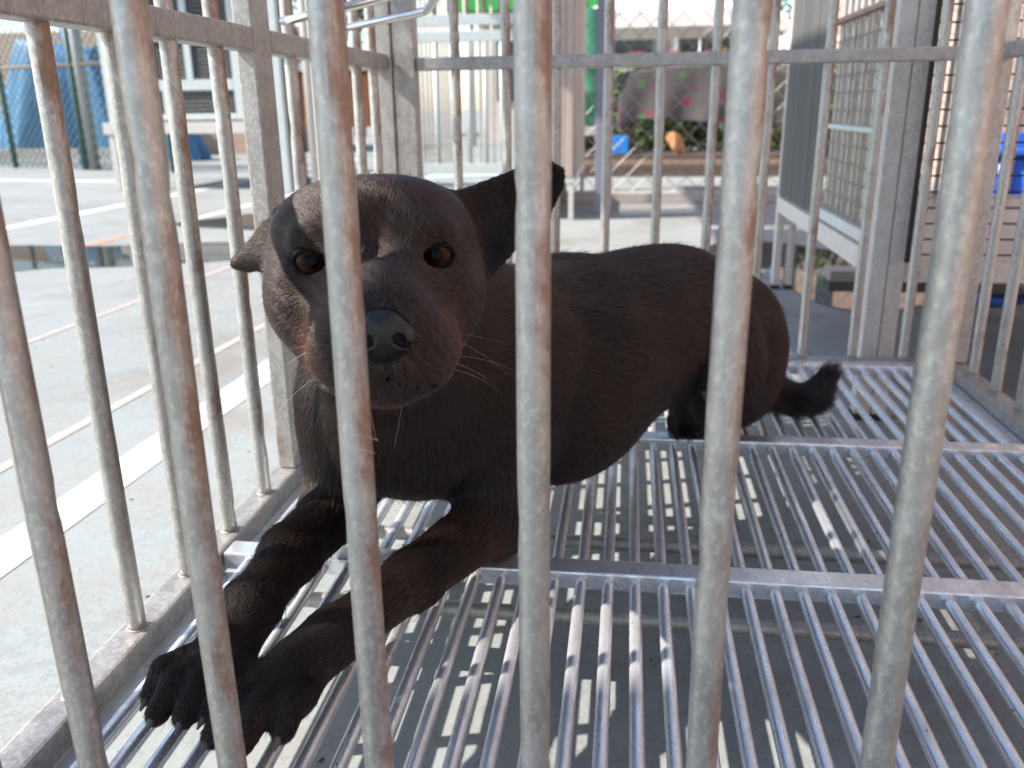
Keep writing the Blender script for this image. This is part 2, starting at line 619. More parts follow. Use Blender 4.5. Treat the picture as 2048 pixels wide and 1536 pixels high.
# ------------------------------------------------------------------ the dog's cage
XL, XR, YF, YR = -0.965, 1.325, 0.885, 3.53
ZT = 2.05
cage = thing("dog_cage", "weathered steel bar cage with slatted tube floor holding the black dog", "cage", M(0.18, 2.2, G))
BR = 0.0187
v_ = 0
def bar(x, y, z0=0.0, z1=ZT, r=BR, lean=0.0):
    global v_
    v_ += 1
    o = tube("bar", (x, y, z0), (x + lean, y, z1), r, "bar_steel", cage, variant=v_ % 5, dents=1.0)
    o.rotation_quaternion = o.rotation_quaternion @ Vector((0, 0, 1)).rotation_difference(Vector((0, 0, 1)))
    return o
# front row
for i in range(10):
    x = -0.709 + 0.2046 * i
    if x < 1.28:
        bar(x, YF)
# left wall
for y in (0.977, 1.19, 1.404, 1.617, 1.829, 2.05, 2.52, 2.73, 2.94, 3.15, 3.36):
    bar(XL, y)
# rear wall
for x in (-0.681, -0.481, -0.285, -0.084, 0.117, 0.320, 0.524, 0.730, 0.928, 1.128):
    bar(x, YR)
# right wall
for y in (1.21, 1.42, 1.63, 1.845, 2.055, 2.27, 2.485, 2.70, 2.91, 3.115, 3.325):
    bar(XR, y)
# corner and door posts (square tube)
for (x0, x1, y0, y1) in ((-0.99, -0.938, 2.215, 2.268), (-0.988, -0.941, 2.271, 2.335), (-1.005, -0.925, 3.49, 3.57), (-0.921, -0.835, 3.495, 3.565),
                         (1.29, 1.362, 3.49, 3.57), (-1.005, -0.93, 0.845, 0.925), (1.29, 1.362, 0.845, 0.925)):
    box("post", x0, x1, y0, y1, 0.002, ZT, "rail_steel", cage)
# horizontal rails at mid height
for (y0, y1) in ((0.927, 2.213), (2.337, 3.488)):
    box("rail", -0.995, -0.938, y0, y1, 1.142, 1.20, "rail_steel", cage)
box("rail", -0.832, 1.287, 3.506, 3.556, 1.138, 1.187, "rail_steel", cage)
box("rail", 1.30, 1.35, 0.927, 3.487, 1.140, 1.195, "rail_steel", cage)
box("rail", -0.927, 1.287, 0.862, 0.908, 1.162, 1.212, "rail_steel", cage)
# top frame
box("rail", -1.0, -0.935, 0.843, 3.572, ZT + 0.002, ZT + 0.06, "rail_steel", cage)
box("rail", 1.292, 1.36, 0.843, 3.572, ZT + 0.002, ZT + 0.06, "rail_steel", cage)
box("rail", -0.932, 1.289, 3.50, 3.565, ZT + 0.002, ZT + 0.06, "rail_steel", cage)
box("rail", -0.932, 1.289, 0.85, 0.915, ZT + 0.002, ZT + 0.06, "rail_steel", cage)
# base frame: outer square tubes the bars stand on
base_f = box("base_frame", -1.005, -0.936, 0.843, 3.572, -0.062, 0.0, "rail_steel", cage, bevel=0.008)
box("side_rail", 1.291, 1.362, 0.843, 3.572, -0.062, 0.0, "rail_steel", base_f, bevel=0.008)
box("end_rail", -0.933, 1.288, 3.50, 3.572, -0.062, -0.001, "rail_steel", base_f, bevel=0.008)
box("end_rail", -0.933, 1.288, 0.843, 0.915, -0.062, -0.001, "rail_steel", base_f, bevel=0.008)
# legs
for (x, y) in ((-0.97, 0.88), (1.326, 0.88), (-0.97, 3.535), (1.326, 3.535), (-0.97, 2.28), (1.326, 2.28)):
    lg = box("leg", x - 0.034, x + 0.034, y - 0.034, y + 0.034, G + 0.016, -0.064, "rail_steel", cage)
    box("foot", x - 0.042, x + 0.042, y - 0.042, y + 0.042, G + 0.001, G + 0.0155, "dark_inside", lg)
# lower stretchers
for y, z in ((1.85, -0.2), (2.23, -0.2)):
    tube("stretcher", (-0.95, y, z), (1.30, y, z), 0.020, "rail_steel", cage, dents=0.6, variant=3)
# slatted tube floor: three trays of tubes let into cross rails
gr = box("floor_grate", -0.9325, 1.2875, 1.722, 1.787, -0.047, -0.004, "floor_steel", cage, bevel=0.005)
box("cross_rail", -0.9325, 1.2875, 2.568, 2.632, -0.047, -0.004, "floor_steel", gr, bevel=0.005)
box("cross_rail", -0.9325, 1.2875, 3.442, 3.498, -0.047, -0.0035, "floor_steel", gr, bevel=0.005)
box("cross_rail", -0.9325, 1.2875, 0.918, 0.975, -0.047, -0.0035, "floor_steel", gr, bevel=0.005)
for (y0, y1) in ((0.977, 1.720), (1.789, 2.566), (2.634, 3.440)):
    box("side_ledge", -0.9335, -0.893, y0, y1, -0.085, -0.052, "floor_steel", gr, bevel=0.004)
    box("side_ledge", 1.248, 1.2885, y0, y1, -0.085, -0.052, "floor_steel", gr, bevel=0.004)
    nb = 35
    for i in range(nb):
        x = 0.042 + 0.0608 * (i - 15)
        if x < -0.885 or x > 1.24:
            continue
        tube("floor_tube", (x, y0 - 0.004, -0.028), (x, y1 + 0.004, -0.028), 0.0132, "floor_steel", gr, variant=i % 4, dents=0.25, sides=14)
# weld beads where the tubes meet the base
wm = bpy.data.meshes.new("weld")
bm = bmesh.new()
bmesh.ops.create_icosphere(bm, subdivisions=2, radius=1.0)
for vv in bm.verts:
    vv.co *= 1 + random.uniform(-0.1, 0.1)
    vv.co.z *= 0.32
bm.to_mesh(wm); bm.free(); smooth(wm)
wm.materials.append(MAT["rail_steel"])
for o in [c for c in cage.children if c.name.startswith("bar")]:
    p = wpos(o)
    w = link("weld", wm, None, o)
    w.parent = o
    w.location = (0, 0, 0.0006)
    w.scale = (BR * U * 1.22, BR * U * 1.22, BR * U * 0.8)
# bent bowl-holder rods on the left rail
sweep("bowl_hook", smooth_path([(-0.945, 2.95, 1.25), (-0.80, 2.80, 1.253), (-0.60, 2.60, 1.258), (-0.555, 2.52, 1.262), (-0.50, 2.37, 1.275), (-0.40, 2.05, 1.31), (-0.35, 1.9, 1.33)], 6), 0.0115, "rod_steel", cage)
sweep("bowl_hook", smooth_path([(-0.945, 2.44, 1.23), (-0.78, 2.33, 1.24), (-0.62, 2.22, 1.252), (-0.45, 2.08, 1.27), (-0.35, 1.9, 1.29)], 6), 0.0115, "rod_steel", cage)

# ------------------------------------------------------------------ neighbouring cages
# right-hand cage, raised on legs
rc = thing("raised_cage", "tall raised grey cage with mesh door, solid end panel and black grid front", "cage", M(2.2, 5.2, G))
X0, X1, Y0, Y1 = 1.12, 3.3, 3.80, 6.70
for (x, y, w) in ((1.060, 3.80, 0.068), (1.130, 3.80, 0.066), (X0 + 0.02, Y1, 0.055), (X0 + 0.115, Y1, 0.045), (X1, 3.80, 0.06), (X1, Y1, 0.06)):
    lg = box("post", x - w / 2, x + w / 2, y - 0.04, y + 0.04, G + 0.03, 3.4, "cage_grey", rc)
    box("foot", x - w / 2 - 0.004, x + w / 2 + 0.004, y - 0.045, y + 0.045, G + 0.001, G + 0.029, "dark_inside", lg)
box("bottom_rail", X0 - 0.02, X0 + 0.03, 3.845, Y1 - 0.045, 0.24, 0.345, "cage_grey", rc)
box("bottom_rail", 1.166, X1 - 0.04, 3.77, 3.82, 0.27, 0.35, "cage_grey", rc)
box("bottom_rail", 1.225, X1 - 0.04, Y1 - 0.03, Y1 + 0.03, 0.24, 0.345, "cage_grey", rc)
box("floor_panel", X0 + 0.04, X1 - 0.04, 3.85, Y1 - 0.05, 0.30, 0.33, "wire_zinc", rc)
# solid end panel made of boards
for k in range(5):
    y0 = 5.46 + k * 0.238
    box("board", X0 - 0.012 - 0.003 * (k % 2), X0 + 0.012, y0, y0 + 0.235, 0.36, 3.3, "panel_wood", rc, bevel=0.003)
# mesh door on the left side
dr = box("door", X0 - 0.018, X0 + 0.02, 5.36, 5.44, 0.36, 3.2, "cage_pale", rc)
box("door_stile", X0 - 0.018, X0 + 0.02, 4.08, 4.16, 0.36, 3.2, "cage_pale", dr)
box("door_rail", X0 - 0.016, X0 + 0.018, 4.162, 5.358, 0.362, 0.42, "cage_pale", dr)
box("door_rail", X0 - 0.016, X0 + 0.018, 4.162, 5.358, 0.86, 0.885, "cage_pale", dr)
box("door_rail", X0 - 0.016, X0 + 0.018, 4.162, 5.358, 1.40, 1.43, "dark_wood", dr)
grid_wires("wire_mesh", (X0, 4.165, 0.43), (X0, 5.355, 0.43), (X0, 4.165, 1.40), 0.085, 0.085, 0.0042, "wire_zinc", dr)
for k in range(9):
    y = 4.24 + k * 0.135
    tube("door_bar", (X0 + 0.045, y, 0.36), (X0 + 0.045, y, 3.2), 0.018, "bar_steel", dr, variant=k % 3, dents=0.5)
box("latch", X0 - 0.045, X0 - 0.02, 3.98, 4.06, 0.55, 0.78, "dark_inside", dr)
box("jamb_plate", X0 - 0.03, X0 + 0.02, 3.845, 4.05, 0.36, 3.3, "cage_pale", rc)
# black grid front
gf = box("grid_front", 1.150, 1.170, 3.725, 3.745, 0.36, 3.3, "wire_black", rc)
for k in range(34):
    z = 0.395 + 0.0635 * k
    tube("grid_wire", (1.170, 3.735, z), (2.9, 3.73, z), 0.0042, "wire_black", gf, sides=6)
for k in range(12):
    x = 1.175 + 0.135 * (k + 1)
    tube("grid_wire", (x, 3.739, 0.38), (x, 3.739, 2.5), 0.0042, "wire_black", gf, sides=6)
# inner back posts and far wall bars of the same cage
for k in range(8):
    x = 1.5 + 0.24 * k
    tube("back_bar", (x, Y1, 0.345), (x, Y1, 3.3), 0.02, "bar_steel", rc, variant=k % 3, dents=0.5)
for k in range(9):
    y = 4.1 + 0.28 * k
    tube("side_bar", (X1, y, 0.3), (X1, y, 3.3), 0.02, "bar_steel", rc, variant=k % 3, dents=0.5)
box("bottom_rail", X1 - 0.03, X1 + 0.03, 3.845, Y1 - 0.045, 0.24, 0.33, "cage_grey", rc)
box("roof_panel", X0 - 0.1, X1 + 0.1, 3.7, Y1 + 0.1, 3.402, 3.44, "roof_sheet", rc)

# pale cage straight behind
cc = thing("pale_cage", "pale grey-green metal cage with barred door and ribbed tan end panel", "cage", M(-1.6, 11.8, G))
CX0, CX1, CY0, CY1, CZ0, CZ1 = -2.62, -0.64, 10.8, 13.4, 0.10, 3.3
for (x, y) in ((CX0 + .04, CY0), (CX1 - .04, CY0), (CX0 + .04, CY1), (CX1 - .04, CY1)):
    box("leg", x - 0.03, x + 0.03, y - 0.03, y + 0.03, G + 0.002, CZ0 - 0.002, "cage_grey", cc)
box("floor_panel", CX0, CX1, CY0 - 0.04, CY1 + 0.04, CZ0, CZ0 + 0.06, "cage_pale", cc)
box("roof_panel", CX0 - .1, CX1 + .1, CY0 - 0.1, CY1 + 0.1, CZ1, CZ1 + 0.05, "roof_sheet", cc)
d = box("door", CX0, CX0 + 0.1, CY0 - 0.03, CY0 + 0.03, CZ0 + 0.062, CZ1 - 0.002, "cage_pale", cc)
box("door_stile", CX0 + 1.28, CX0 + 1.40, CY0 - 0.03, CY0 + 0.03, CZ0 + 0.062, CZ1 - 0.002, "cage_pale", d)
for z in (0.22, 1.74, 1.92):
    box("door_rail", CX0 + 0.102, CX0 + 1.278, CY0 - 0.028, CY0 + 0.028, z, z + 0.12, "cage_pale", d)
for k in range(5):
    x = CX0 + 0.30 + 0.2 * k
    tube("door_bar", (x, CY0, 0.34), (x, CY0, 1.74), 0.028, "cage_pale", d, sides=10)
    tube("door_bar", (x, CY0, 2.04), (x, CY0, CZ1 - .05), 0.028, "bar_steel", d, sides=10)
box("door_latch", CX0 + 0.06, CX0 + 0.2, CY0 - 0.08, CY0 - 0.035, 2.25, 2.35, "cage_pale", d)
for k in range(6):
    x = CX0 + 1.41 + 0.093 * k
    box("panel_rib", x, x + 0.088, CY0 - 0.03 - 0.015 * (k % 2), CY0 + 0.03, CZ0 + 0.062, CZ1 - 0.002, "corrugated_tan", cc, bevel=0.012)
for (x, tg) in ((CX0 + 0.02, 0), (CX1 - 0.02, 1)):
    for k in range(10):
        y = CY0 + 0.25 + k * 0.24
        tube("side_bar", (x, y, CZ0 + 0.06), (x, y, CZ1), 0.02, "cage_grey", cc, sides=8)
for k in range(9):
    x = CX0 + 0.2 + k * 0.2
    tube("back_bar", (x, CY1, CZ0 + 0.06), (x, CY1, CZ1), 0.02, "cage_grey", cc, sides=8)

# far-left cage on legs with mesh windows
lc = thing("mesh_cage", "grey cage on tall legs with dark mesh windows by the fence", "cage", M(-7.8, 16, G))
for (x, y) in ((-9.12, 14.93), (-6.55, 14.93), (-9.12, 17.2), (-6.55, 17.2)):
    box("leg", x - 0.06, x + 0.06, y - 0.06, y + 0.06, G + 0.002, 0.62, "cage_grey", lc)
box("base_rail", -9.25, -6.45, 14.85, 17.3, 0.622, 0.82, "cage_grey", lc)
box("box_body", -8.45, -6.62, 15.05, 17.2, 0.825, 3.0, "dark_inside", lc)
box("side_panel", -9.2, -8.5, 15.0, 17.2, 0.825, 3.0, "cage_pale", lc)
box("roof_panel", -9.3, -6.4, 14.8, 17.4, 3.002, 3.08, "cage_pale", lc)
wf = box("window_frame", -8.42, -8.28, 14.95, 15.03, 0.85, 2.98, "cage_pale", lc)
for (x0, x1, z0, z1) in ((-6.78, -6.64, 0.85, 2.98), (-8.276, -6.784, 1.34, 1.52), (-8.276, -6.784, 0.852, 0.95), (-8.276, -6.784, 2.15, 2.28), (-7.62, -7.5, 1.522, 2.148), (-7.62, -7.5, 2.282, 2.98), (-8.1, -7.98, 0.952, 1.338)):
    box("frame_rail", x0, x1, 14.955, 15.025, z0, z1, "cage_pale", wf)
grid_wires("wire_mesh", (-8.27, 15.0, 0.95), (-6.79, 15.0, 0.95), (-8.27, 15.0, 2.9), 0.07, 0.07, 0.006, "wire_zinc", wf)
dk = box("dark_gap_block", -6.36, -5.9, 14.9, 15.8, G + 0.002, 2.6, "dark_inside", None)  # solid black box added where only a dark gap shows
tag(dk, "tall black box added for the dark gap between the mesh cage and pale post", "dark gap")
dk.name = "dark_gap_box"
pp = box("pale_post", -5.86, -5.7, 14.4, 14.55, G + .002, 3.2, "cage_pale", None)
tag(pp, "pale square post between the black gap box and the door post", "post")
# ------------------------------------------------------------------ fences and the yard behind
def fence(label, A, B, h, posts, mat_w, mat_p, d=0.17, r=0.008, rails=(0.03, 0.5, 1.0), pr=0.06, rail_mat=None):
    A3, B3 = (A[0], A[1], G), (B[0], B[1], G)
    f = thing("chain_link_fence", label, "fence", M((A[0] + B[0]) / 2, (A[1] + B[1]) / 2, G))
    for t in posts:
        x, y = A[0] + (B[0] - A[0]) * t, A[1] + (B[1] - A[1]) * t
        tube("post", (x, y, G + 0.004), (x, y, G + h + 0.1), pr, mat_p, f, sides=14)
    for q in rails:
        z = G + 0.05 + q * (h - 0.05)
        tube("rail", (A[0], A[1], z), (B[0], B[1], z), pr * 0.62, rail_mat or mat_p, f, sides=10)
    chain_wires("wire_mesh", (A[0], A[1], G + 0.05), (B[0], B[1], G + 0.05), h - 0.05, d, r, mat_w, f)
    return f
fence("chain-link fence with green posts in front of the blue tarp", (-24, 24.2), (-10.4, 19.3), 3.9, (0, 0.3, 0.6, 0.79, 1.0), "wire_green", "green_post", d=0.24, r=0.012, pr=0.07, rail_mat="timber", rails=(0.62, 1.0))
fence("chain-link fence behind the blue-grey post, seen over the black dog's back", (-0.95, 13.2), (5.0, 13.4), 4.2, (0.0, 0.62, 1.0), "wire_zinc", "cage_grey", d=0.30, r=0.007, pr=0.05, rails=(0.0, 0.45, 1.0))
bp = box("blue_grey_post", -0.42, -0.20, 11.5, 11.68, G + 0.002, 6.25, "post_bluegrey", None)
tag(bp, "square blue-grey steel post beside the ribbed tan panel", "post")
ck = box("concrete_kerb", -0.9, 4.9, 12.75, 13.05, G + 0.002, G + 0.14, "kerb_concrete", None)
tag(ck, "low grey concrete kerb at the foot of the rear fence", "kerb")

# poles by the left fence
pl = tube("steel_pole", (-13.0, 20.3, G + 0.002), (-13.0, 20.3, 5.2), 0.13, "wire_zinc", None, sides=16)
tag(pl, "shiny round steel pole beside the green fence post", "pole")
pl = tube("blue_pole", (-13.42, 20.5, G + 0.002), (-13.42, 20.5, 5.0), 0.07, "blue_plastic", None, sides=12)
tag(pl, "thin blue pole just left of the shiny steel pole", "pole")
me = bpy.data.meshes.new("rubble")
# low stone kerb along the left fence
kb = box("stone_kerb", -26, -13.9, 25.2, 25.6, G + 0.002, G + 0.3, "kerb_concrete", None)
tag(kb, "low rough stone kerb below the blue tarp", "kerb")

# blue tarp draped over a heap behind the fence
def drape(name, label, cat, mat, cx, cy, w, dp, h, seed, folds=9, amp=0.10, top=0.55, nu=72, nv=26):
    rg = np.random.default_rng(seed)
    V, F = [], []
    ph = rg.uniform(0, 6.28, 5)
    for j in range(nv + 1):
        t = j / nv
        for i in range(nu):
            a = 2 * math.pi * i / nu
            sup = 1.0 / max(abs(math.cos(a)), abs(math.sin(a))) ** 0.7
            k = top + (1 - top) * t ** 0.9
            fold = 1 + amp * t * (math.sin(folds * a + ph[0] + 0.6 * math.sin(3 * t + ph[1])) + 0.5 * math.sin((folds * 2 - 1) * a + ph[2]))
            x = cx + w / 2 * sup * k * fold * math.cos(a)
            y = cy + dp / 2 * sup * k * fold * math.sin(a)
            z = G + 0.006 + h * (1 - t ** 1.25) * (1 + 0.06 * math.sin(2 * a + ph[3]))
            V.append(tuple(M(x, y, z) - M(cx, cy, G)))
    for j in range(nv):
        for i in range(nu):
            k = (i + 1) % nu
            F.append((j * nu + i, (j + 1) * nu + i, (j + 1) * nu + k, j * nu + k))
    F.append(tuple(range(nu)))
    me = bpy.data.meshes.new(name)
    me.from_pydata(V, [], F)
    smooth(me)
    return tag(link(name, me, mat, None, M(cx, cy, G)), label, cat)
drape("blue_tarp", "faded blue tarp draped over a heap behind the fence", "tarp", "tarp_blue", -17.6, 27.0, 4.6, 3.0, 3.35, 4, folds=11, amp=0.11)
drape("blue_tarp", "smaller dark blue tarp under the tan wall, right of the steel pole", "tarp", "tarp_blue", -13.2, 24.2, 2.2, 1.4, 1.35, 9, folds=7)

# tan house behind the left fence
th = thing("tan_house", "tan plastered house wall behind the left fence", "house", M(-16, 33, G))
box("wall", -27, -16.4, 30.5, 33, G + 0.002, 3.75, "tan_wall", th)
box("wall", -16.39, -11.2, 27.5, 33, G + 0.002, 3.5, "tan_wall", th)
box("roof_edge", -16.5, -11.0, 27.3, 33.1, 3.502, 3.62, "cream_wall", th)
box("shutter", -14.2, -13.2, 27.44, 27.498, 0.8, 2.6, "dark_wood", th)

# brown boarded hutch beyond the left wall of the cage
bh = thing("brown_hutch", "brown boarded hutch on pale legs behind the cage's left wall", "hutch", M(-6.2, 19.1, G))
for k in range(6):
    x = -7.5 + 0.42 * k
    box("board", x, x + 0.41, 19.0, 19.06, 0.62, 1.78, "wood_brown", bh)
box("top_rail", -7.55, -4.92, 18.97, 19.6, 1.782, 1.95, "cage_pale", bh)
for x in (-7.5, -6.2, -5.0):
    box("leg", x - 0.06, x + 0.06, 19.07, 19.2, G + 0.002, 0.62, "cage_pale", bh)
box("shelf", -7.55, -4.92, 19.0, 19.6, -0.02, 0.06, "cage_pale", bh)

# yard behind the rear fence: cloth-covered bench, drum, boxes, timber, tents
tb = thing("long_bench", "long bench hidden under a grey patterned cloth behind the rear fence", "bench", M(1.4, 18.7, G))
for (x, y) in ((0.05, 18.5), (0.05, 19.2), (3.2, 18.5), (3.2, 19.2)):
    box("leg", x - 0.05, x + 0.05, y - 0.05, y + 0.05, G + 0.002, 1.40, "dark_wood", tb)
box("seat", -0.1, 3.4, 18.35, 19.3, 1.402, 1.48, "dark_wood", tb)
def cloth_over():
    V, F = [], []
    nx, ny = 70, 34
    for j in range(ny + 1):
        for i in range(nx + 1):
            s = i / nx
            x = -0.22 + 3.75 * s
            t = j / ny
            if t < 0.62:                      # front drop
                q = 1 - t / 0.62
                hem = 0.64 + 0.07 * math.sin(5 * s + 0.8) - 0.16 * math.exp(-((s - 0.02) / 0.05) ** 2)
                z = 1.52 + 0.22 * math.sin(3.0 * s + 0.2) * (1 - q) - q * (1.52 - hem)
                y = 18.32 - 0.10 * q - 0.05 * math.sin(26 * s + 2 * q) * q
            else:
                q = (t - 0.62) / 0.38
                z = 1.52 + 0.22 * math.sin(3.0 * s + 0.2) + 0.05 * math.sin(14 * s + 5 * q)
                y = 18.32 + 1.05 * q
            V.append(tuple(M(x, y, z) - M(1.4, 18.7, G)))
    for j in range(ny):
        for i in range(nx):
            a = j * (nx + 1) + i
            F.append((a, a + 1, a + nx + 2, a + nx + 1))
    me = bpy.data.meshes.new("bench_cloth")
    me.from_pydata(V, [], F)
    smooth(me)
    o = link("bench_cloth", me, "patterned_cloth", None, M(1.4, 18.7, G))
    md = o.modifiers.new("thick", 'SOLIDIFY')
    md.thickness = 0.008
    tag(o, "grey cloth with red and green flower spots hanging over the long bench", "cloth")
cloth_over()
pt = thing("timber_platform", "low dark timber platform of stacked planks under the patterned cloth", "platform", M(1.3, 18.1, G))
for k in range(4):
    z = G + 0.004 + k * 0.105
    box("plank", -1.2 + 0.05 * k, 4.0 - 0.1 * k, 17.55 + 0.06 * k, 19.4, z, z + 0.098, ("dark_wood", "dark_wood", "timber", "dark_wood")[k], pt)
bb = box("blue_crate", -0.30, 0.0, 17.75, 18.1, G + 0.43, 0.42, "blue_box", None)
tag(bb, "small bright blue crate standing on the timber platform", "crate")
def lump(name, label, cat, mat, c, r, seed, amp=0.16):
    bm = bmesh.new()
    bmesh.ops.create_icosphere(bm, subdivisions=4, radius=1.0)
    rg = np.random.default_rng(seed)
    dirs = rg.normal(size=(14, 3)); dirs /= np.linalg.norm(dirs, axis=1)[:, None]
    ph = rg.uniform(-1, 1, 14)
    for v in bm.verts:
        n = np.array(v.co)
        k = 1 + amp * sum(ph[i] * max(0, n @ dirs[i]) ** 6 for i in range(14))
        v.co = Vector((n[0] * r[0] * k * U, n[1] * r[1] * k * U, max(-0.8, n[2]) * r[2] * k * U))
    me = bpy.data.meshes.new(name)
    bm.to_mesh(me); bm.free(); smooth(me)
    return tag(link(name, me, mat, None, M(*c)), label, cat)
lump("orange_sack", "small orange-tan sack slumped on the timber platform", "sack", "orange_sack", (0.93, 17.95, 0.27), (0.15, 0.12, 0.19), 5, 0.9)

# green drum on a stand
dm = thing("green_drum", "tall dark green drum standing between the ribbed panel and the blue-grey post", "drum", M(-0.85, 18.5, G))
sweep("drum_shell", [(-0.85, 18.5, z) for z in (0.60, 0.63, 1.2, 1.22, 1.25, 1.27, 1.9, 1.92, 1.95, 1.97, 2.75, 2.8)], 0.38, "green_drum", dm, sides=28,
      taper=[0.94, 1, 1, 1.04, 1.04, 1, 1, 1.04, 1.04, 1, 1, 0.94])
box("stand", -1.3, -0.4, 18.1, 18.9, 0.42, 0.598, "kerb_concrete", dm)
for x in (-1.25, -0.45):
    box("stand_leg", x - 0.06, x + 0.06, 18.2, 18.8, G + 0.002, 0.418, "dark_wood", dm)

# tents and shelter beyond
def tent(label, cx, cy, w, z_e, z_r, trim):
    t = thing("canopy_tent", label, "tent", M(cx, cy, G), "tents beyond the rear fence")
    V = [(-w / 2, -w / 2, z_e), (w / 2, -w / 2, z_e), (w / 2, w / 2, z_e), (-w / 2, w / 2, z_e), (0, 0, z_r), (-w / 2, -w / 2, z_e - 0.4), (w / 2, -w / 2, z_e - 0.4), (w / 2, w / 2, z_e - 0.4), (-w / 2, w / 2, z_e - 0.4)]
    me = bpy.data.meshes.new("canopy")
    me.from_pydata([tuple(M(cx + a, cy + b, c) - M(cx, cy, G)) for a, b, c in V], [], [(0, 1, 4), (1, 2, 4), (2, 3, 4), (3, 0, 4), (0, 5, 6, 1), (1, 6, 7, 2), (2, 7, 8, 3), (3, 8, 5, 0)])
    o = link("canopy", me, "white_canvas", t, M(cx, cy, G))
    md = o.modifiers.new("thick", 'SOLIDIFY'); md.thickness = 0.006
    for sx in (-1, 1):
        for sy in (-1, 1):
            tube("pole", (cx + sx * (w / 2 - .05), cy + sy * (w / 2 - .05), G + .002), (cx + sx * (w / 2 - .05), cy + sy * (w / 2 - .05), z_e), 0.05, "wire_zinc", t, sides=10)
    if trim:
        box("trim", cx - w / 2, cx + w / 2, cy - w / 2 - 0.05, cy - w / 2 - 0.02, z_e - 0.42, z_e - 0.22, "red_paint", t)
tent("white canopy tent with red trim, left one beyond the rear fence", 0.9, 27, 4.6, 3.35, 4.3, False)
tent("white canopy tent with plain edge, right one beyond the rear fence", 3.4, 29.5, 2.4, 3.45, 4.0, False)
for k, (x, y) in enumerate(((0.2, 24.3), (1.0, 24.1), (2.2, 24.2), (2.9, 24.0), (3.6, 24.4))):
    st = thing("red_stool", "red plastic stool, number %s from the left under the white tents" % ("one", "two", "three", "four", "five")[k], "stool", M(x, y, G), "red stools under the tents")
    box("seat", x - 0.26, x + 0.26, y - 0.26, y + 0.26, 2.15, 2.3, "red_paint", st)
    for sx in (-.2, .2):
        for sy in (-.2, .2):
            box("leg", x + sx - .035, x + sx + .035, y + sy - .035, y + sy + .035, 1.902, 2.148, "red_paint", st)
tt = thing("trestle_table", "long pale trestle table carrying upturned red stools under the tents", "table", M(2, 24.2, G))
box("top", -1.2, 4.6, 23.6, 24.8, 1.78, 1.90, "white_canvas", tt)
for x in (-1.0, 1.6, 4.3):
    box("leg", x - .06, x + .06, 23.7, 24.7, G + .002, 1.778, "wire_zinc", tt)
gs = thing("green_shelter", "bright green flat shelter roof far behind the tents", "shelter", M(2, 34, G))
box("roof", -6, 4.9, 31.5, 36, 4.15, 4.65, "green_roof", gs)
for x in (-5.6, -1.5, 1.5, 4.7):
    tube("column", (x, 32, G + .002), (x, 32, 4.148), 0.14, "cream_wall", gs, sides=12)
box("back_wall", -5.9, 4.8, 35.6, 35.9, G + .002, 4.148, "cream_wall", gs)
for k in range(3):
    x = -5.2 + 3.4 * k
    box("window", x, x + 2.6, 35.52, 35.598, 1.2, 3.4, "window_glass", gs)

# blue bins at the right
def bin_(label, cx, cy, w, h, z0, lid):
    t = thing("blue_bin", label, "bin", M(cx, cy, z0), "blue bins at the right")
    b = 0.86
    V = [(-w / 2 * b, -w / 2 * b, 0), (w / 2 * b, -w / 2 * b, 0), (w / 2 * b, w / 2 * b, 0), (-w / 2 * b, w / 2 * b, 0), (-w / 2, -w / 2, h), (w / 2, -w / 2, h), (w / 2, w / 2, h), (-w / 2, w / 2, h)]
    bm = bmesh.new()
    vv = [bm.verts.new(M(cx + a, cy + c, z0 + e) - M(cx, cy, z0)) for a, c, e in V]
    for f in ((3, 2, 1, 0), (0, 1, 5, 4), (1, 2, 6, 5), (2, 3, 7, 6), (3, 0, 4, 7), (4, 5, 6, 7)):
        bm.faces.new([vv[i] for i in f])
    bmesh.ops.bevel(bm, geom=list(bm.edges), offset=0.02, segments=3, affect='EDGES')
    me = bpy.data.meshes.new("body"); bm.to_mesh(me); bm.free(); smooth(me)
    link("body", me, "blue_plastic", t, M(cx, cy, z0))
    box("rim", cx - w / 2 - .03, cx + w / 2 + .03, cy - w / 2 - .03, cy + w / 2 + .03, z0 + h - 0.03, z0 + h + 0.02, "blue_plastic", t)
    for k in (-1, 0, 1):
        box("rib", cx + k * w * 0.25 - 0.02, cx + k * w * 0.25 + 0.02, cy - w / 2 - 0.012, cy - w / 2 * b + 0.05, z0 + 0.1, z0 + h - 0.05, "blue_plastic", t)
    if lid:
        box("lid_handle", cx - 0.16, cx + 0.16, cy - 0.05, cy + 0.05, z0 + h + 0.021, z0 + h + 0.16, "blue_plastic", t)
bin_("tall ribbed blue bin standing on the plank behind the black grid", 3.62, 8.9, 0.62, 0.72, -0.17, True)
bin_("squat dark blue tub on the ground below the plank at the right", 3.3, 7.6, 0.70, 0.20, G + .003, False)
sb = thing("plank_bench", "low grey plank bench carrying the tall blue bin at the right", "bench", M(3.6, 8.9, G))
box("plank", 2.75, 4.9, 8.45, 9.35, -0.235, -0.172, "kerb_concrete", sb)
for x in (2.85, 4.7):
    box("leg", x - .06, x + .06, 8.55, 9.25, G + .002, -0.237, "kerb_concrete", sb)
box("kerb_block", 1.6, 5.2, 6.95, 7.2, G + .002, G + 0.09, "kerb_concrete", None)
kb = bpy.data.objects["kerb_block"]
tag(kb, "low mossy concrete kerb running behind the raised cage's legs", "kerb")

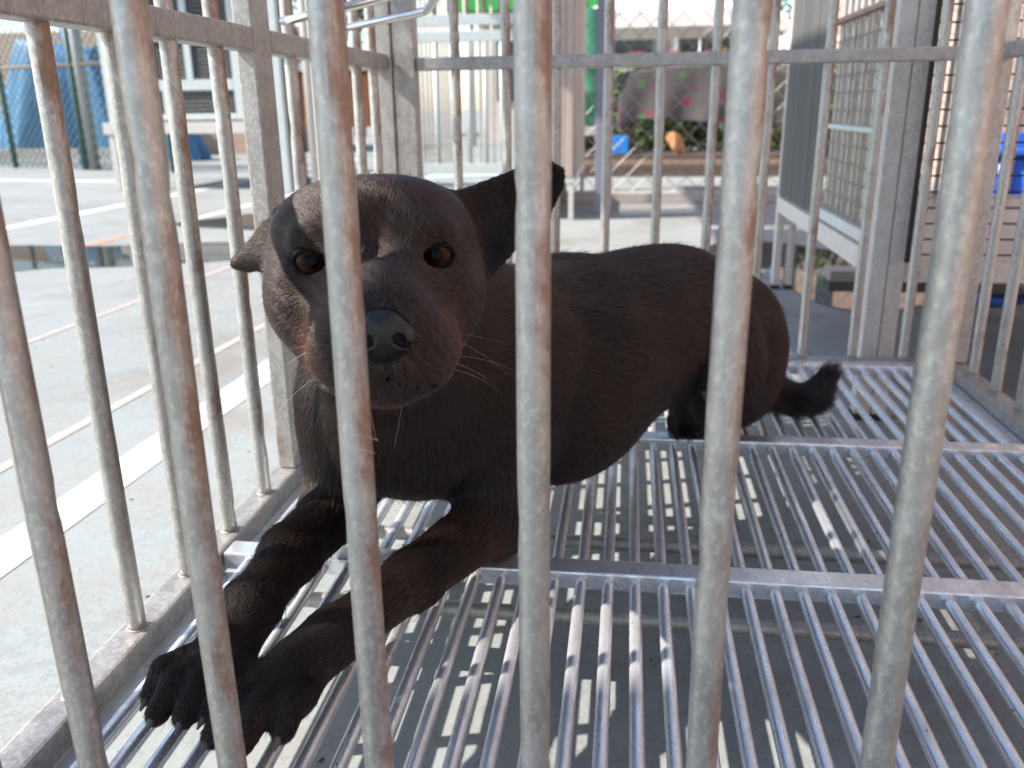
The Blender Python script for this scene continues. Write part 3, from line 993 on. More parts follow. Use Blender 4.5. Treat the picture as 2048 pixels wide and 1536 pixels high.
# salmon building along the right, sunlit, mostly outside the frame
sw = thing("salmon_building", "long salmon-painted wall of the building at the right", "building", M(9, 6, G))
for k in range(9):
    y0 = -14 + k * 5.0
    box("wall_panel", 5.3, 5.9, y0, y0 + 4.98, G + .002, 7.2, "salmon_wall", sw)
    w = box("window", 5.25, 5.298, y0 + 1.5, y0 + 3.4, 2.6, 5.0, "window_glass", sw)
    box("sill", 5.15, 5.296, y0 + 1.4, y0 + 3.5, 2.45, 2.598, "cream_wall", w)
box("coping", 5.2, 6.0, -14, 31, 7.202, 7.4, "cream_wall", sw)

# hedge of trees behind everything
def tree(label, x, y, h, rx, rz, seed, mat, n=5200):
    t = thing("broadleaf_tree", label, "tree", M(x, y, G), "trees behind the yard")
    rg = np.random.default_rng(seed)
    pts = [(x, y, G + .002), (x + .15, y, G + h * .3), (x + .05, y, G + h * .6), (x, y, G + h * .85)]
    sweep("trunk", smooth_path(pts, 4), 0.28, "bark", t, sides=10, taper=list(np.linspace(1.2, 0.3, 13)))
    # leaf clumps spread through the crown
    nc = 46
    cl = rg.normal(size=(nc, 3)); cl /= np.linalg.norm(cl, axis=1)[:, None]
    cl *= (rg.uniform(0.25, 1.0, nc) ** 0.5)[:, None]
    cl = cl * np.array([rx, rx, rz]) + np.array([0, 0, h * 0.68])
    idx = rg.integers(0, nc, n)
    c = cl[idx] + rg.normal(size=(n, 3)) * np.array([rx, rx, rz]) * 0.16
    d1 = rg.normal(size=(n, 3)); d1 /= np.linalg.norm(d1, axis=1)[:, None]
    d2 = np.cross(d1, rg.normal(size=(n, 3))); d2 /= np.linalg.norm(d2, axis=1)[:, None]
    s = rg.uniform(0.12, 0.24, n)[:, None]
    V = np.stack([c - d1 * s, c + d2 * s * .45, c + d1 * s, c - d2 * s * .45], 1).reshape(-1, 3) * U
    F = np.arange(n * 4).reshape(n, 4)
    me = bpy.data.meshes.new("crown")
    me.from_pydata(V.tolist(), [], F.tolist())
    link("crown", me, mat, t, M(x, y, G))
tree("leafy tree behind the pale cage, left of the green shelter", -6.0, 40, 15, 5.5, 4.5, 1, "leaf_a")
tree("leafy tree rising over the tan house's right end", -13.5, 44, 13, 4.5, 4.0, 2, "leaf_b")
tree("leafy tree behind the green shelter's left half", 1.5, 42, 16, 5.5, 5.0, 3, "leaf_a")
tree("leafy tree behind the green shelter's right half", 9.5, 41, 15, 5.5, 5.0, 4, "leaf_b")
for k, (x, y, s) in enumerate(((-1.6, 21.5, 1.0), (3.9, 21.3, 1.2), (4.5, 20.4, 1.2), (0.55, 21.6, 1.25), (2.3, 21.9, 1.3))):
    t = thing("leafy_shrub", ("leafy shrub behind the green drum", "leafy shrub behind the patterned cloth's right end", "leafy shrub beyond the fence's right end", "leafy shrub behind the left half of the patterned cloth", "leafy shrub behind the middle of the patterned cloth")[k], "shrub", M(x, y, G), "shrubs behind the rear fence")
    rg = np.random.default_rng(40 + k)
    n = 2600
    d = rg.normal(size=(n, 3)); d /= np.linalg.norm(d, axis=1)[:, None]
    c = d * (rg.uniform(0.2, 1, n) ** 0.45)[:, None] * np.array([1.0, 0.8, 1.15]) * s
    c[:, 2] = np.abs(c[:, 2] + 1.1 * s) * 0.9
    d1 = rg.normal(size=(n, 3)); d1 /= np.linalg.norm(d1, axis=1)[:, None]
    d2 = np.cross(d1, rg.normal(size=(n, 3))); d2 /= np.linalg.norm(d2, axis=1)[:, None]
    q = rg.uniform(0.06, 0.13, n)[:, None]
    V = np.stack([c - d1 * q, c + d2 * q * .5, c + d1 * q, c - d2 * q * .5], 1).reshape(-1, 3) * U
    me = bpy.data.meshes.new("foliage")
    me.from_pydata(V.tolist(), [], np.arange(n * 4).reshape(n, 4).tolist())
    link("foliage", me, "leaf_b", t, M(x, y, G))
    sweep("stem", [(x, y, G + .002), (x, y, G + .4), (x + .05, y, G + s)], 0.06, "bark", t, sides=8)

# added roof above the view, shaped to shade the cages and the dog
CAN_Z = 6.4
CAN_X0 = -6.34
sr = thing("added_shade_roof", "added corrugated roof on posts, out of view, shaped to shade the cages", "roof", M(3, 6, G))
def edge_x(y):
    # front sheet cut slantwise so sun reaches the dog's forehead and muzzle
    if y > -0.04:
        return CAN_X0
    if y > -0.31:
        return CAN_X0 + 0.75 * (y + 0.04)
    return max(-7.85, CAN_X0 - 0.2025 + 6.0 * (y + 0.31))
for k, (y0, y1) in enumerate(((-2.5, 2.9), (2.92, 8.2), (8.5, 13.7))):
    n, m = 90, 60
    x1 = -4.3
    V, F = [], []
    for j in range(m + 1):
        y = y0 + (y1 - y0) * j / m
        x0 = edge_x(y)
        for i in range(n + 1):
            x = x0 + (x1 - x0) * i / n
            V.append(tuple(M(x, y, CAN_Z + 0.03 * math.sin(x * 55.0)) - M(3, 6, CAN_Z)))
    for j in range(m):
        for i in range(n):
            a_ = j * (n + 1) + i
            F.append((a_, a_ + 1, a_ + n + 2, a_ + n + 1))
    me = bpy.data.meshes.new("roof_sheet"); me.from_pydata(V, [], F); smooth(me)
    o = link("roof_sheet", me, "roof_sheet", sr, M(3, 6, CAN_Z))
    md = o.modifiers.new("thick", 'SOLIDIFY'); md.thickness = 0.004
for (x, y) in ((-7.5, -2.2), (-4.9, 13.55)):
    tube("shade_roof_post", (x, y, G + .002), (x, y, CAN_Z - 0.12), 0.09, "cage_grey", sr, sides=14)
for y in (-2.2, 2.91, 8.35, 11.59):
    box("purlin", (-5.55 if y > 8 else CAN_X0 + 0.05), -4.2, y - 0.05, y + 0.05, CAN_Z - 0.14, CAN_Z - 0.045, "cage_grey", sr)
# ------------------------------------------------------------------ the dog: one continuous skin grown from a distance field
A_ = np.array
def nrm(v):
    return v / np.linalg.norm(v)
camp = A_([0., 0., 1.])
Rn = np.array(Rw)
def ray(px, py):
    return Rn @ A_([(px - 1024) / 1720., -(py - 768) / 1720., -1.])

# head frame: looks towards the viewer
HO = camp + 1.55 * ray(750, 540)
hf = nrm(camp - HO + A_([0.02, 0.0, -0.03]))
hr = nrm(np.cross(A_([0.012, 0, 1.]), -hf)) * -1.0
hr = nrm(np.cross(hf, A_([0.0, 0, 1.]))) * -1.0
hu = nrm(np.cross(hr, -hf)) * 1.0
if hu[2] < 0: hu = -hu
if hr[0] < 0: hr = -hr
HB = np.stack([hr, hu, hf])          # rows: right, up, forward
def H(a, b, c):
    return HO + a * hr + b * hu + c * hf

prims = []      # (function, bbox lo, bbox hi, k, mode, flow, tag)
def cone(p, q, r1, r2, k=0.05, flow=None, mode='add', tagv='body'):
    p, q = A_(p, float), A_(q, float)
    d = q - p
    L2 = float(d @ d) + 1e-9
    def f(P):
        t = np.clip(((P - p) @ d) / L2, 0, 1)
        c = P - p - t[..., None] * d
        return np.sqrt((c * c).sum(-1)) - (r1 + (r2 - r1) * t)
    R = max(r1, r2)
    lo, hi = np.minimum(p, q) - R, np.maximum(p, q) + R
    prims.append((f, lo, hi, k, mode, A_(flow if flow is not None else d, float), tagv))
def ell(c, r, B=None, k=0.05, flow=(0.6, 0.7, -0.35), mode='add', tagv='body'):
    c, r = A_(c, float), A_(r, float)
    B = np.eye(3) if B is None else B
    def f(P):
        q = (P - c) @ B.T
        k0 = np.sqrt(((q / r) ** 2).sum(-1))
        k1 = np.sqrt(((q / (r * r)) ** 2).sum(-1)) + 1e-9
        return k0 * (k0 - 1.0) / k1
    R = np.abs(B.T) @ r if B is not np.eye(3) else r
    R = np.sqrt(((B * r[:, None]) ** 2).sum(0))
    prims.append((f, c - R, c + R, k, mode, A_(flow, float), tagv))
def hell(a, b, c, r, k=0.04, mode='add', rot=None, tagv='head'):
    B = HB if rot is None else rot
    ell(H(a, b, c), r, B, k, (0, 0, 0), mode, tagv)

def poly_ear(outline, c0, thick, k, curve, cup):
    """ear leaf: outline in head coords (a,b), at depth c0 + curve(a,b), with a hollow front"""
    pts = A_(outline, float)
    mn, mx = pts.min(0), pts.max(0)
    def sd2(x, y):
        d = np.full(x.shape, 1e9)
        s = np.ones(x.shape)
        n = len(pts)
        j = n - 1
        for i in range(n):
            ex, ey = pts[j] - pts[i]
            wx, wy = x - pts[i][0], y - pts[i][1]
            t = np.clip((wx * ex + wy * ey) / (ex * ex + ey * ey), 0, 1)
            bx, by = wx - ex * t, wy - ey * t
            d = np.minimum(d, bx * bx + by * by)
            c1, c2, c3 = y >= pts[i][1], y < pts[j][1], ex * wy > ey * wx
            flip = (c1 & c2 & c3) | (~c1 & ~c2 & ~c3)
            s = np.where(flip, -s, s)
            j = i
        return s * np.sqrt(d)
    def f(P):
        q = (P - HO) @ HB.T
        a, b, c = q[..., 0], q[..., 1], q[..., 2]
        d2 = sd2(a, b)
        depth = np.clip(-d2 / 0.05, 0, 1)
        dc = c - (c0 + curve(a, b) - cup * depth)
        w0, w1 = d2, np.abs(dc) - thick * (0.75 + 0.25 * depth)
        return np.minimum(np.maximum(w0, w1), 0) + np.sqrt(np.maximum(w0, 0) ** 2 + np.maximum(w1, 0) ** 2) - 0.004
    C8 = [H(x, y, c0 + z) for x in (mn[0], mx[0]) for y in (mn[1], mx[1]) for z in (-0.14, 0.1)]
    prims.append((f, np.min(C8, 0), np.max(C8, 0), k, 'add', A_([0., 0, 0]), 'ear'))

BK = nrm(A_([0.72, 0.75, -0.12]))        # along the back towards the tail
# trunk
cone((-0.45, 1.93, 0.34), (-0.16, 2.28, 0.335), 0.235, 0.275, 0.08, BK + A_([0, 0, -0.35]))
cone((-0.16, 2.28, 0.335), (0.14, 2.58, 0.372), 0.270, 0.215, 0.06, BK + A_([0, 0, -0.3]))
cone((0.14, 2.58, 0.372), (0.30, 2.78, 0.285), 0.215, 0.215, 0.06, BK + A_([0, 0, -0.45]))
ell((-0.19, 2.22, 0.25), (0.25, 0.27, 0.235), None, 0.05, BK + A_([0, 0, -0.5]))
ell((0.04, 2.47, 0.425), (0.18, 0.24, 0.155), None, 0.08, BK)
# chest and neck
ell((-0.47, 1.80, 0.36), (0.20, 0.19, 0.205), None, 0.08, (0.0, 0.0, -1.0))
ell((-0.30, 1.93, 0.36), (0.165, 0.22, 0.24), None, 0.07, (0.35, 0.4, -0.8))
ell((-0.63, 1.92, 0.34), (0.14, 0.2, 0.22), None, 0.07, (-0.2, 0.3, -0.9))
cone(H(0.0, -0.03, -0.13), (-0.36, 1.98, 0.42), 0.165, 0.235, 0.06, (0.35, 0.75, -0.5), tagv='neck')
cone(H(0.0, -0.11, -0.06), (-0.46, 1.75, 0.36), 0.125, 0.17, 0.05, (0.0, 0.25, -1.0), tagv='neck')
ell((-0.235, 1.99, 0.37), (0.13, 0.15, 0.20), None, 0.045, (0.3, 0.3, -0.9))
# near foreleg (viewer's right) lying forward over the floor tubes
cone((-0.275, 1.90, 0.31), (-0.285, 1.775, 0.115), 0.125, 0.082, 0.06, (0, -0.6, -0.8))
ell((-0.272, 1.79, 0.085), (0.072, 0.075, 0.082), None, 0.04, (0, -0.4, -0.6))
cone((-0.288, 1.775, 0.095), (-0.41, 1.51, 0.085), 0.072, 0.055, 0.035)
cone((-0.41, 1.51, 0.085), (-0.515, 1.315, 0.072), 0.055, 0.046, 0.03)
cone((-0.515, 1.315, 0.072), (-0.555, 1.245, 0.056), 0.051, 0.056, 0.035)
# far foreleg
cone((-0.625, 1.88, 0.31), (-0.655, 1.77, 0.125), 0.12, 0.082, 0.06, (0, -0.6, -0.8))
cone((-0.655, 1.77, 0.105), (-0.685, 1.55, 0.105), 0.070, 0.058, 0.035)
cone((-0.685, 1.55, 0.105), (-0.698, 1.365, 0.088), 0.058, 0.047, 0.03)
cone((-0.698, 1.365, 0.088), (-0.708, 1.29, 0.060), 0.052, 0.056, 0.035)
CLAWS = []
def paw(wrist, direction, spread, s=1.0):
    d = nrm(A_([direction[0], direction[1], 0.]))
    side = A_([d[1], -d[0], 0.])
    w = A_(wrist, float)
    pad = w + d * 0.055 * s
    ell(pad, A_([0.075, 0.075, 0.045]) * s, None, 0.03, d * 1.0)
    for i, (o, l, hgt) in enumerate(((-1.5, 0.075, 0.024), (-0.5, 0.120, 0.030), (0.5, 0.125, 0.030), (1.5, 0.085, 0.024))):
        a0 = w + side * o * 0.0335 * spread * s + d * 0.045 * s + A_([0, 0, 0.012])
        dd = nrm(d + side * o * 0.13 * spread)
        a1 = a0 + dd * l * 0.62 * s + A_([0, 0, 0.010])
        a2 = a0 + dd * l * 1.05 * s + A_([0, 0, -0.016])
        cone(a0, a1, 0.0275 * s, 0.0265 * s, 0.010, dd)
        cone(a1, a2, 0.0265 * s, 0.021 * s, 0.008, dd + A_([0, 0, -0.5]))
        tip = a2 + dd * 0.018 * s + A_([0, 0, 0.002])
        CLAWS.append((tip - dd * 0.006, nrm(dd + A_([0, 0, -0.35])), 0.032 * s))
paw((-0.560, 1.232, 0.046), (-0.30, -1.0), 1.05, 1.0)
paw((-0.709, 1.275, 0.046), (-0.13, -1.0), 1.0, 0.96)
# haunches
ell((0.295, 2.495, 0.265), (0.122, 0.150, 0.205), None, 0.018, (0.25, 0.25, -0.9))
ell((0.37, 2.76, 0.19), (0.145, 0.19, 0.19), None, 0.06, (0.5, 0.4, -0.8))
ell((0.30, 2.68, 0.11), (0.15, 0.15, 0.11), None, 0.05, (0.4, 0.0, -0.8))
cone((0.22, 2.56, 0.20), (0.22, 2.62, 0.07), 0.085, 0.055, 0.05, (0, 0, -1))
cone((0.36, 2.76, 0.055), (0.225, 2.66, 0.040), 0.052, 0.040, 0.03)
paw((0.215, 2.665, 0.030), (-0.15, -1.0), 0.8, 0.74)
cone((0.165, 2.43, 0.40), (0.150, 2.44, 0.18), 0.006, 0.008, 0.05, mode='cut')
# tail
for p, q, r1, r2 in (((0.43, 2.88, 0.13), (0.52, 2.88, 0.055), 0.066, 0.044), ((0.52, 2.88, 0.055), (0.595, 2.86, 0.038), 0.042, 0.038),
                     ((0.595, 2.86, 0.038), (0.648, 2.87, 0.050), 0.038, 0.037), ((0.648, 2.87, 0.050), (0.690, 2.88, 0.125), 0.037, 0.024)):
    cone(p, q, r1, r2, 0.04, tagv='tail')

# ---- head
hell(0.003, 0.025, -0.06, (0.180, 0.135, 0.19), 0.05)
for s in (-1, 1):
    hell(s * 0.085, 0.070, -0.04, (0.085, 0.075, 0.12), 0.05)                # skull
hell(0.0, 0.085, 0.02, (0.115, 0.068, 0.10), 0.05)                   # forehead
for s in (-1, 1):
    hell(s * 0.108, -0.045, -0.01, (0.088, 0.098, 0.112), 0.05)      # cheeks
    hell(s * 0.085, 0.062, 0.088, (0.050, 0.026, 0.040), 0.03)      # brow
    hell(s * 0.105, -0.02, 0.065, (0.060, 0.035, 0.045), 0.04)       # below the eye
cone(H(0.0, 0.012, 0.045), H(0.006, -0.072, 0.225), 0.098, 0.058, 0.06, tagv='head')     # bridge of the muzzle
cone(H(0.0, -0.10, 0.05), H(0.006, -0.125, 0.19), 0.132, 0.092, 0.06, tagv='head')
for s in (-1, 1):
    hell(0.004 + s * 0.057, -0.126, 0.180, (0.055, 0.056, 0.078), 0.04)    # lips
    hell(0.004 + s * 0.078, -0.135, 0.10, (0.044, 0.052, 0.080), 0.05)
cone(H(0.0, -0.13, 0.0), H(0.004, -0.146, 0.175), 0.085, 0.046, 0.03, tagv='head')     # lower jaw
hell(0.004, -0.154, 0.190, (0.050, 0.030, 0.045), 0.02)              # chin
hell(0.008, -0.082, 0.255, (0.040, 0.034, 0.040), 0.02)              # nose root
# stop between the eyes, eye sockets, mouth and lip grooves
hell(0.002, 0.07, 0.150, (0.010, 0.045, 0.02), 0.06, 'cut')
for s in (-1, 1):
    cone(H(0.004 + s * 0.150, -0.085, 0.120), H(0.004 + s * 0.155, -0.17, 0.095), 0.006, 0.008, 0.05, mode='cut', tagv='head')
EYES = [(-0.1055, 0.021, 0.088), (0.1035, 0.022, 0.088)]
for (a, b, c) in EYES:
    hell(a * 0.99, b - 0.002, c + 0.03, (0.0265, 0.0175, 0.055), 0.010, 'cut')
cone(H(0.003, -0.125, 0.283), H(0.005, -0.154, 0.270), 0.004, 0.003, 0.006, mode='cut', tagv='head')
for s in (-1, 1):
    cone(H(0.005 + s * 0.005, -0.156, 0.268), H(0.005 + s * 0.062, -0.172, 0.226), 0.004, 0.008, 0.010, mode='cut', tagv='head')
    cone(H(0.005 + s * 0.062, -0.172, 0.226), H(0.005 + s * 0.118, -0.162, 0.13), 0.008, 0.009, 0.012, mode='cut', tagv='head')
# ears
poly_ear([(0.115, 0.135), (0.150, 0.130), (0.225, 0.155), (0.31, 0.186), (0.355, 0.192), (0.381, 0.178), (0.380, 0.150), (0.350, 0.095), (0.285, 0.040), (0.218, -0.025), (0.165, 0.0)],
         -0.075, 0.011, 0.03, lambda a, b: -0.05 * np.clip((a - 0.15) / 0.2, 0, 1), 0.035)
poly_ear([(-0.12, 0.115), (-0.165, 0.112), (-0.20, 0.085), (-0.235, 0.05), (-0.262, 0.026), (-0.264, 0.016), (-0.245, 0.010), (-0.205, 0.008), (-0.182, -0.02), (-0.14, 0.0)],
         -0.080, 0.013, 0.03, lambda a, b: -0.07 * np.clip((-a - 0.15) / 0.12, 0, 1), -0.012)

VS = 0.0075
LO = A_([-0.90, 1.00, -0.02]); HI = A_([0.84, 3.10, 0.98])
NX = np.ceil((HI - LO) / VS).astype(int) + 1
gx = [LO[i] + VS * np.arange(NX[i]) for i in range(3)]
D = np.full(NX, 0.30, np.float32)
def region(lo, hi, m):
    i0 = np.maximum(((lo - m - LO) / VS).astype(int), 0)
    i1 = np.minimum(((hi + m - LO) / VS).astype(int) + 2, NX)
    return i0, i1
for (f, lo, hi, k, mode, flow, tg) in prims:
    i0, i1 = region(lo, hi, k + 0.06)
    X = np.stack(np.meshgrid(gx[0][i0[0]:i1[0]], gx[1][i0[1]:i1[1]], gx[2][i0[2]:i1[2]], indexing='ij'), -1)
    v = f(X).astype(np.float32)
    sl = (slice(i0[0], i1[0]), slice(i0[1], i1[1]), slice(i0[2], i1[2]))
    d = D[sl]
    if mode == 'add':
        h = np.clip(0.5 + 0.5 * (d - v) / k, 0, 1)
        D[sl] = d * (1 - h) + v * h - k * h * (1 - h)
    else:
        h = np.clip(0.5 - 0.5 * (d + v) / k, 0, 1)
        D[sl] = d * (1 - h) - v * h + k * h * (1 - h)
# nothing below the floor tubes
D = np.maximum(D, (-0.013 - gx[2])[None, None, :].astype(np.float32))

def surface_nets(D, LO, VS):
    s = D < 0
    nx, ny, nz = D.shape
    cnt = np.zeros((nx - 1, ny - 1, nz - 1), np.int8)
    for a in (0, 1):
        for b in (0, 1):
            for c in (0, 1):
                cnt += s[a:nx - 1 + a, b:ny - 1 + b, c:nz - 1 + c]
    act = (cnt > 0) & (cnt < 8)
    ids = np.full(act.shape, -1, np.int64)
    I = np.argwhere(act)
    ids[act] = np.arange(len(I))
    acc = np.zeros((len(I), 3)); num = np.zeros(len(I))
    corners = [(a, b, c) for a in (0, 1) for b in (0, 1) for c in (0, 1)]
    for p in corners:
        for ax in range(3):
            if p[ax] == 1: continue
            q = list(p); q[ax] = 1
            dp = D[I[:, 0] + p[0], I[:, 1] + p[1], I[:, 2] + p[2]]
            dq = D[I[:, 0] + q[0], I[:, 1] + q[1], I[:, 2] + q[2]]
            m = (dp < 0) != (dq < 0)
            t = np.where(m, dp / np.where(m, dp - dq, 1), 0)
            pos = np.tile(np.array(p, float), (len(I), 1))
            pos[:, ax] = t
            acc += pos * m[:, None]; num += m
    V = (I + acc / num[:, None]) * VS + LO
    F = []
    for ax in range(3):
        u, w = (ax + 1) % 3, (ax + 2) % 3
        sl0 = [slice(None)] * 3; sl1 = [slice(None)] * 3
        sl0[ax] = slice(0, -1); sl1[ax] = slice(1, None)
        a, b = s[tuple(sl0)], s[tuple(sl1)]
        e = a != b
        E_ = np.argwhere(e)
        ok = (E_[:, u] > 0) & (E_[:, w] > 0) & (E_[:, u] < D.shape[u] - 1) & (E_[:, w] < D.shape[w] - 1)
        E_ = E_[ok]
        flip = a[E_[:, 0], E_[:, 1], E_[:, 2]]
        quad = []
        for du, dw in ((-1, -1), (0, -1), (0, 0), (-1, 0)):
            c = E_.copy(); c[:, u] += du; c[:, w] += dw
            quad.append(ids[c[:, 0], c[:, 1], c[:, 2]])
        Q = np.stack(quad, 1)
        Q[~flip] = Q[~flip][:, ::-1]
        F.append(Q)
    return V, np.concatenate(F)
def mesh_np(name, V, F):
    me = bpy.data.meshes.new(name)
    me.vertices.add(len(V)); me.vertices.foreach_set("co", V.astype(np.float32).ravel())
    me.loops.add(F.size); me.loops.foreach_set("vertex_index", F.astype(np.int32).ravel())
    me.polygons.add(len(F))
    me.polygons.foreach_set("loop_start", (np.arange(len(F)) * F.shape[1]).astype(np.int32))
    me.update(calc_edges=True)
    smooth(me)
    return me
DV, DF = surface_nets(D, LO, VS)
# light smoothing of grid steps
nbr_a = np.concatenate([DF[:, i] for i in range(4)]); nbr_b = np.concatenate([DF[:, (i + 1) % 4] for i in range(4)])
for _ in range(2):
    sm = np.zeros_like(DV); ct = np.zeros(len(DV))
    np.add.at(sm, nbr_a, DV[nbr_b]); np.add.at(ct, nbr_a, 1)
    np.add.at(sm, nbr_b, DV[nbr_a]); np.add.at(ct, nbr_b, 1)
    DV = DV * 0.6 + 0.4 * sm / ct[:, None]

DOG0 = A_([-0.1, 2.2, 0.0])
def toM(V):
    """layout coords -> metres relative to the dog's origin"""
    return (V - DOG0) * U

def skin_mat():
    t = NT("dog_skin")
    v = t.world_pos()
    n = t.noise(v, 90, 5, 0.6)
    at = t.n("ShaderNodeAttribute"); at.attribute_name = "coat"
    c = t.mix(n, (0.007, 0.006, 0.006), (0.012, 0.010, 0.0095))
    c = t.mix(1.0, c, t.mix(1.0, at.outputs["Color"], 0.5, 'MULTIPLY'), 'ADD')
    p = t.principled(c, 0.6, 0.0, t.bump(t.noise(v, 700, 2), 0.3, 0.0006), 0.1)
    MAT["dog_skin"] = t.m
skin_mat()
def fur_mat():
    t = NT("dog_fur")
    at = t.n("ShaderNodeAttribute"); at.attribute_name = "fur_color"
    hb = t.n("ShaderNodeBsdfHairPrincipled")
    hb.parametrization = 'COLOR'
    t.l(at.outputs["Color"], hb.inputs["Color"])
    hb.inputs["Roughness"].default_value = 0.30
    hb.inputs["Radial Roughness"].default_value = 0.6
    hb.inputs["Coat"].default_value = 0.0
    hb.inputs["Random Roughness"].default_value = 0.3
    df = t.n("ShaderNodeBsdfPrincipled")
    mg = t.n("ShaderNodeVectorMath", operation='MULTIPLY')
    t.l(at.outputs["Color"], mg.inputs[0])
    mg.inputs[1].default_value = (11.0, 7.9, 7.0)
    t.l(mg.outputs[0], df.inputs["Base Color"])
    df.inputs["Roughness"].default_value = 0.52
    df.inputs["IOR"].default_value = 1.55
    df.inputs["Specular IOR Level"].default_value = 0.5
    df.inputs["Specular Tint"].default_value = (1.0, 0.80, 0.70, 1)
    mx = t.n("ShaderNodeMixShader")
    mx.inputs[0].default_value = 0.5
    t.l(hb.outputs[0], mx.inputs[1])
    t.l(df.outputs[0], mx.inputs[2])
    t.l(mx.outputs[0], t.out.inputs["Surface"])
    MAT["dog_fur"] = t.m
fur_mat()

dog = thing("black_dog", "black short-haired dog lying on the cage floor, looking at the viewer", "dog", M(*DOG0))
body_me = mesh_np("body", toM(DV), DF)
# coat colour: black with tan marks on the cheeks, brown tint on the thighs
def tan_amount(P):
    q = (P - HO) @ HB.T
    out = np.zeros(len(P))
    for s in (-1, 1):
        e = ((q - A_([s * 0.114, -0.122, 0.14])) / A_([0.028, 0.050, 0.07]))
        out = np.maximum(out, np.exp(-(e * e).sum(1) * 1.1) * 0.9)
        e = ((q - A_([s * 0.075, 0.055, 0.11])) / A_([0.022, 0.016, 0.04]))
        out = np.maximum(out, np.exp(-(e * e).sum(1)) * 0.16)
    e = ((q - A_([0.006, -0.215, 0.2])) / A_([0.05, 0.02, 0.06]))
    out = np.maximum(out, np.exp(-(e * e).sum(1)) * 0.45)
    e = ((P - A_([0.50, 2.72, 0.18])) / A_([0.10, 0.22, 0.16]))
    out = np.maximum(out, np.exp(-(e * e).sum(1)) * 0.20)
    e = ((P - A_([-0.28, 1.70, 0.07])) / A_([0.05, 0.1, 0.06]))
    out = np.maximum(out, np.exp(-(e * e).sum(1)) * 0.15)
    return out
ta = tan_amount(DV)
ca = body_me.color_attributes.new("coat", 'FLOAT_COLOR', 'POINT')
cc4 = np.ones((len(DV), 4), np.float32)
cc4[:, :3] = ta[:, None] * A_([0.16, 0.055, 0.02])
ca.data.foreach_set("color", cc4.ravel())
body = link("body", body_me, "dog_skin", dog, M(*DOG0))
tag(body, "black dog body, forelegs stretched towards the viewer")

# ---- flow of the coat
def flow_at(P):
    W = np.zeros(len(P)); FL = np.zeros((len(P), 3)); wh = np.zeros(len(P)); we = np.zeros(len(P)); wt = np.zeros(len(P))
    nose = H(0.007, -0.06, 0.30)
    rad = P - nose
    rad = rad / (np.linalg.norm(rad, axis=1)[:, None] + 1e-6)
    for (f, lo, hi, k, mode, flow, tg) in prims:
        if mode != 'add': continue
        near = np.all((P > lo - 0.1) & (P < hi + 0.1), axis=1)
        if not near.any(): continue
        d = np.abs(f(P[near]))
        w = np.exp(-(d / 0.02)) + 1e-9
        fl = rad[near] + A_([0, 0, -0.25]) if tg == 'head' else (nrm(flow)[None, :] if np.linalg.norm(flow) > 0 else (P[near] - H(0.1 * np.sign(flow[0] + 1e-9), 0.05, -0.08)))
        if tg == 'ear':
            q = P[near] - HO
            sgn = np.sign(q @ hr)
            fl = sgn[:, None] * hr[None, :] * 0.9 + hu[None, :] * 0.25
            we[near] += w
        if tg == 'head': wh[near] += w
        if tg == 'tail': wt[near] += w
        FL[near] += fl * w[:, None]; W[near] += w
    W = np.maximum(W, 1e-9)
    return FL / W[:, None], wh / W, we / W, wt / W

def sample_fur(n):
    tri = np.concatenate([DF[:, [0, 1, 2]], DF[:, [0, 2, 3]]])
    a, b, c = DV[tri[:, 0]], DV[tri[:, 1]], DV[tri[:, 2]]
    cr = np.cross(b - a, c - a)
    ar = np.linalg.norm(cr, axis=1)
    cen = (a + b + c) / 3
    w = ar.copy()
    hd = np.linalg.norm(cen - H(0, -0.03, 0.05), axis=1)
    w *= np.where(hd < 0.34, 3.6, 1.0)
    w *= np.where(cen[:, 1] < 1.7, 1.4, 1.0)
    w *= np.where((cen[:, 2] < -0.008), 0.1, 1.0)
    idx = rng.choice(len(tri), n, p=w / w.sum())
    r1, r2 = rng.random(n), rng.random(n)
    m = r1 + r2 > 1
    r1[m], r2[m] = 1 - r1[m], 1 - r2[m]
    P = a[idx] + (b - a)[idx] * r1[:, None] + (c - a)[idx] * r2[:, None]
    nr_ = np.array([0.0] * 3)
    vn = np.zeros_like(DV)
    for k in range(3):
        np.add.at(vn, tri[:, k], cr)
    vn /= np.linalg.norm(vn, axis=1)[:, None] + 1e-12
    ti = tri[idx]
    Nn = vn[ti[:, 0]] * (1 - r1 - r2)[:, None] + vn[ti[:, 1]] * r1[:, None] + vn[ti[:, 2]] * r2[:, None]
    Nn /= np.linalg.norm(Nn, axis=1)[:, None] + 1e-12
    return P, Nn
def hair_object(name, pts, rad, col, mat, parent, loc):
    """pts (n, k, 3) in metres relative to loc"""
    n, k, _ = pts.shape
    hc = bpy.data.hair_curves.new(name)
    hc.add_curves([k] * n)
    hc.position_data.foreach_set("vector", pts.astype(np.float32).ravel())
    ra = hc.attributes.get("radius") or hc.attributes.new("radius", 'FLOAT', 'POINT')
    ra.data.foreach_set("value", rad.astype(np.float32).ravel())
    fc = hc.attributes.new("fur_color", 'FLOAT_COLOR', 'CURVE')
    c4 = np.ones((n, 4), np.float32); c4[:, :3] = col
    fc.data.foreach_set("color", c4.ravel())
    hc.materials.append(MAT[mat])
    o = bpy.data.objects.new(name, hc)
    COL.objects.link(o)
    o.parent = parent
    o.location = Vector(loc) - wpos(parent)
    return o

NF = 620000
FP, FN = sample_fur(NF)
FLW, WH, WE, WT = flow_at(FP)
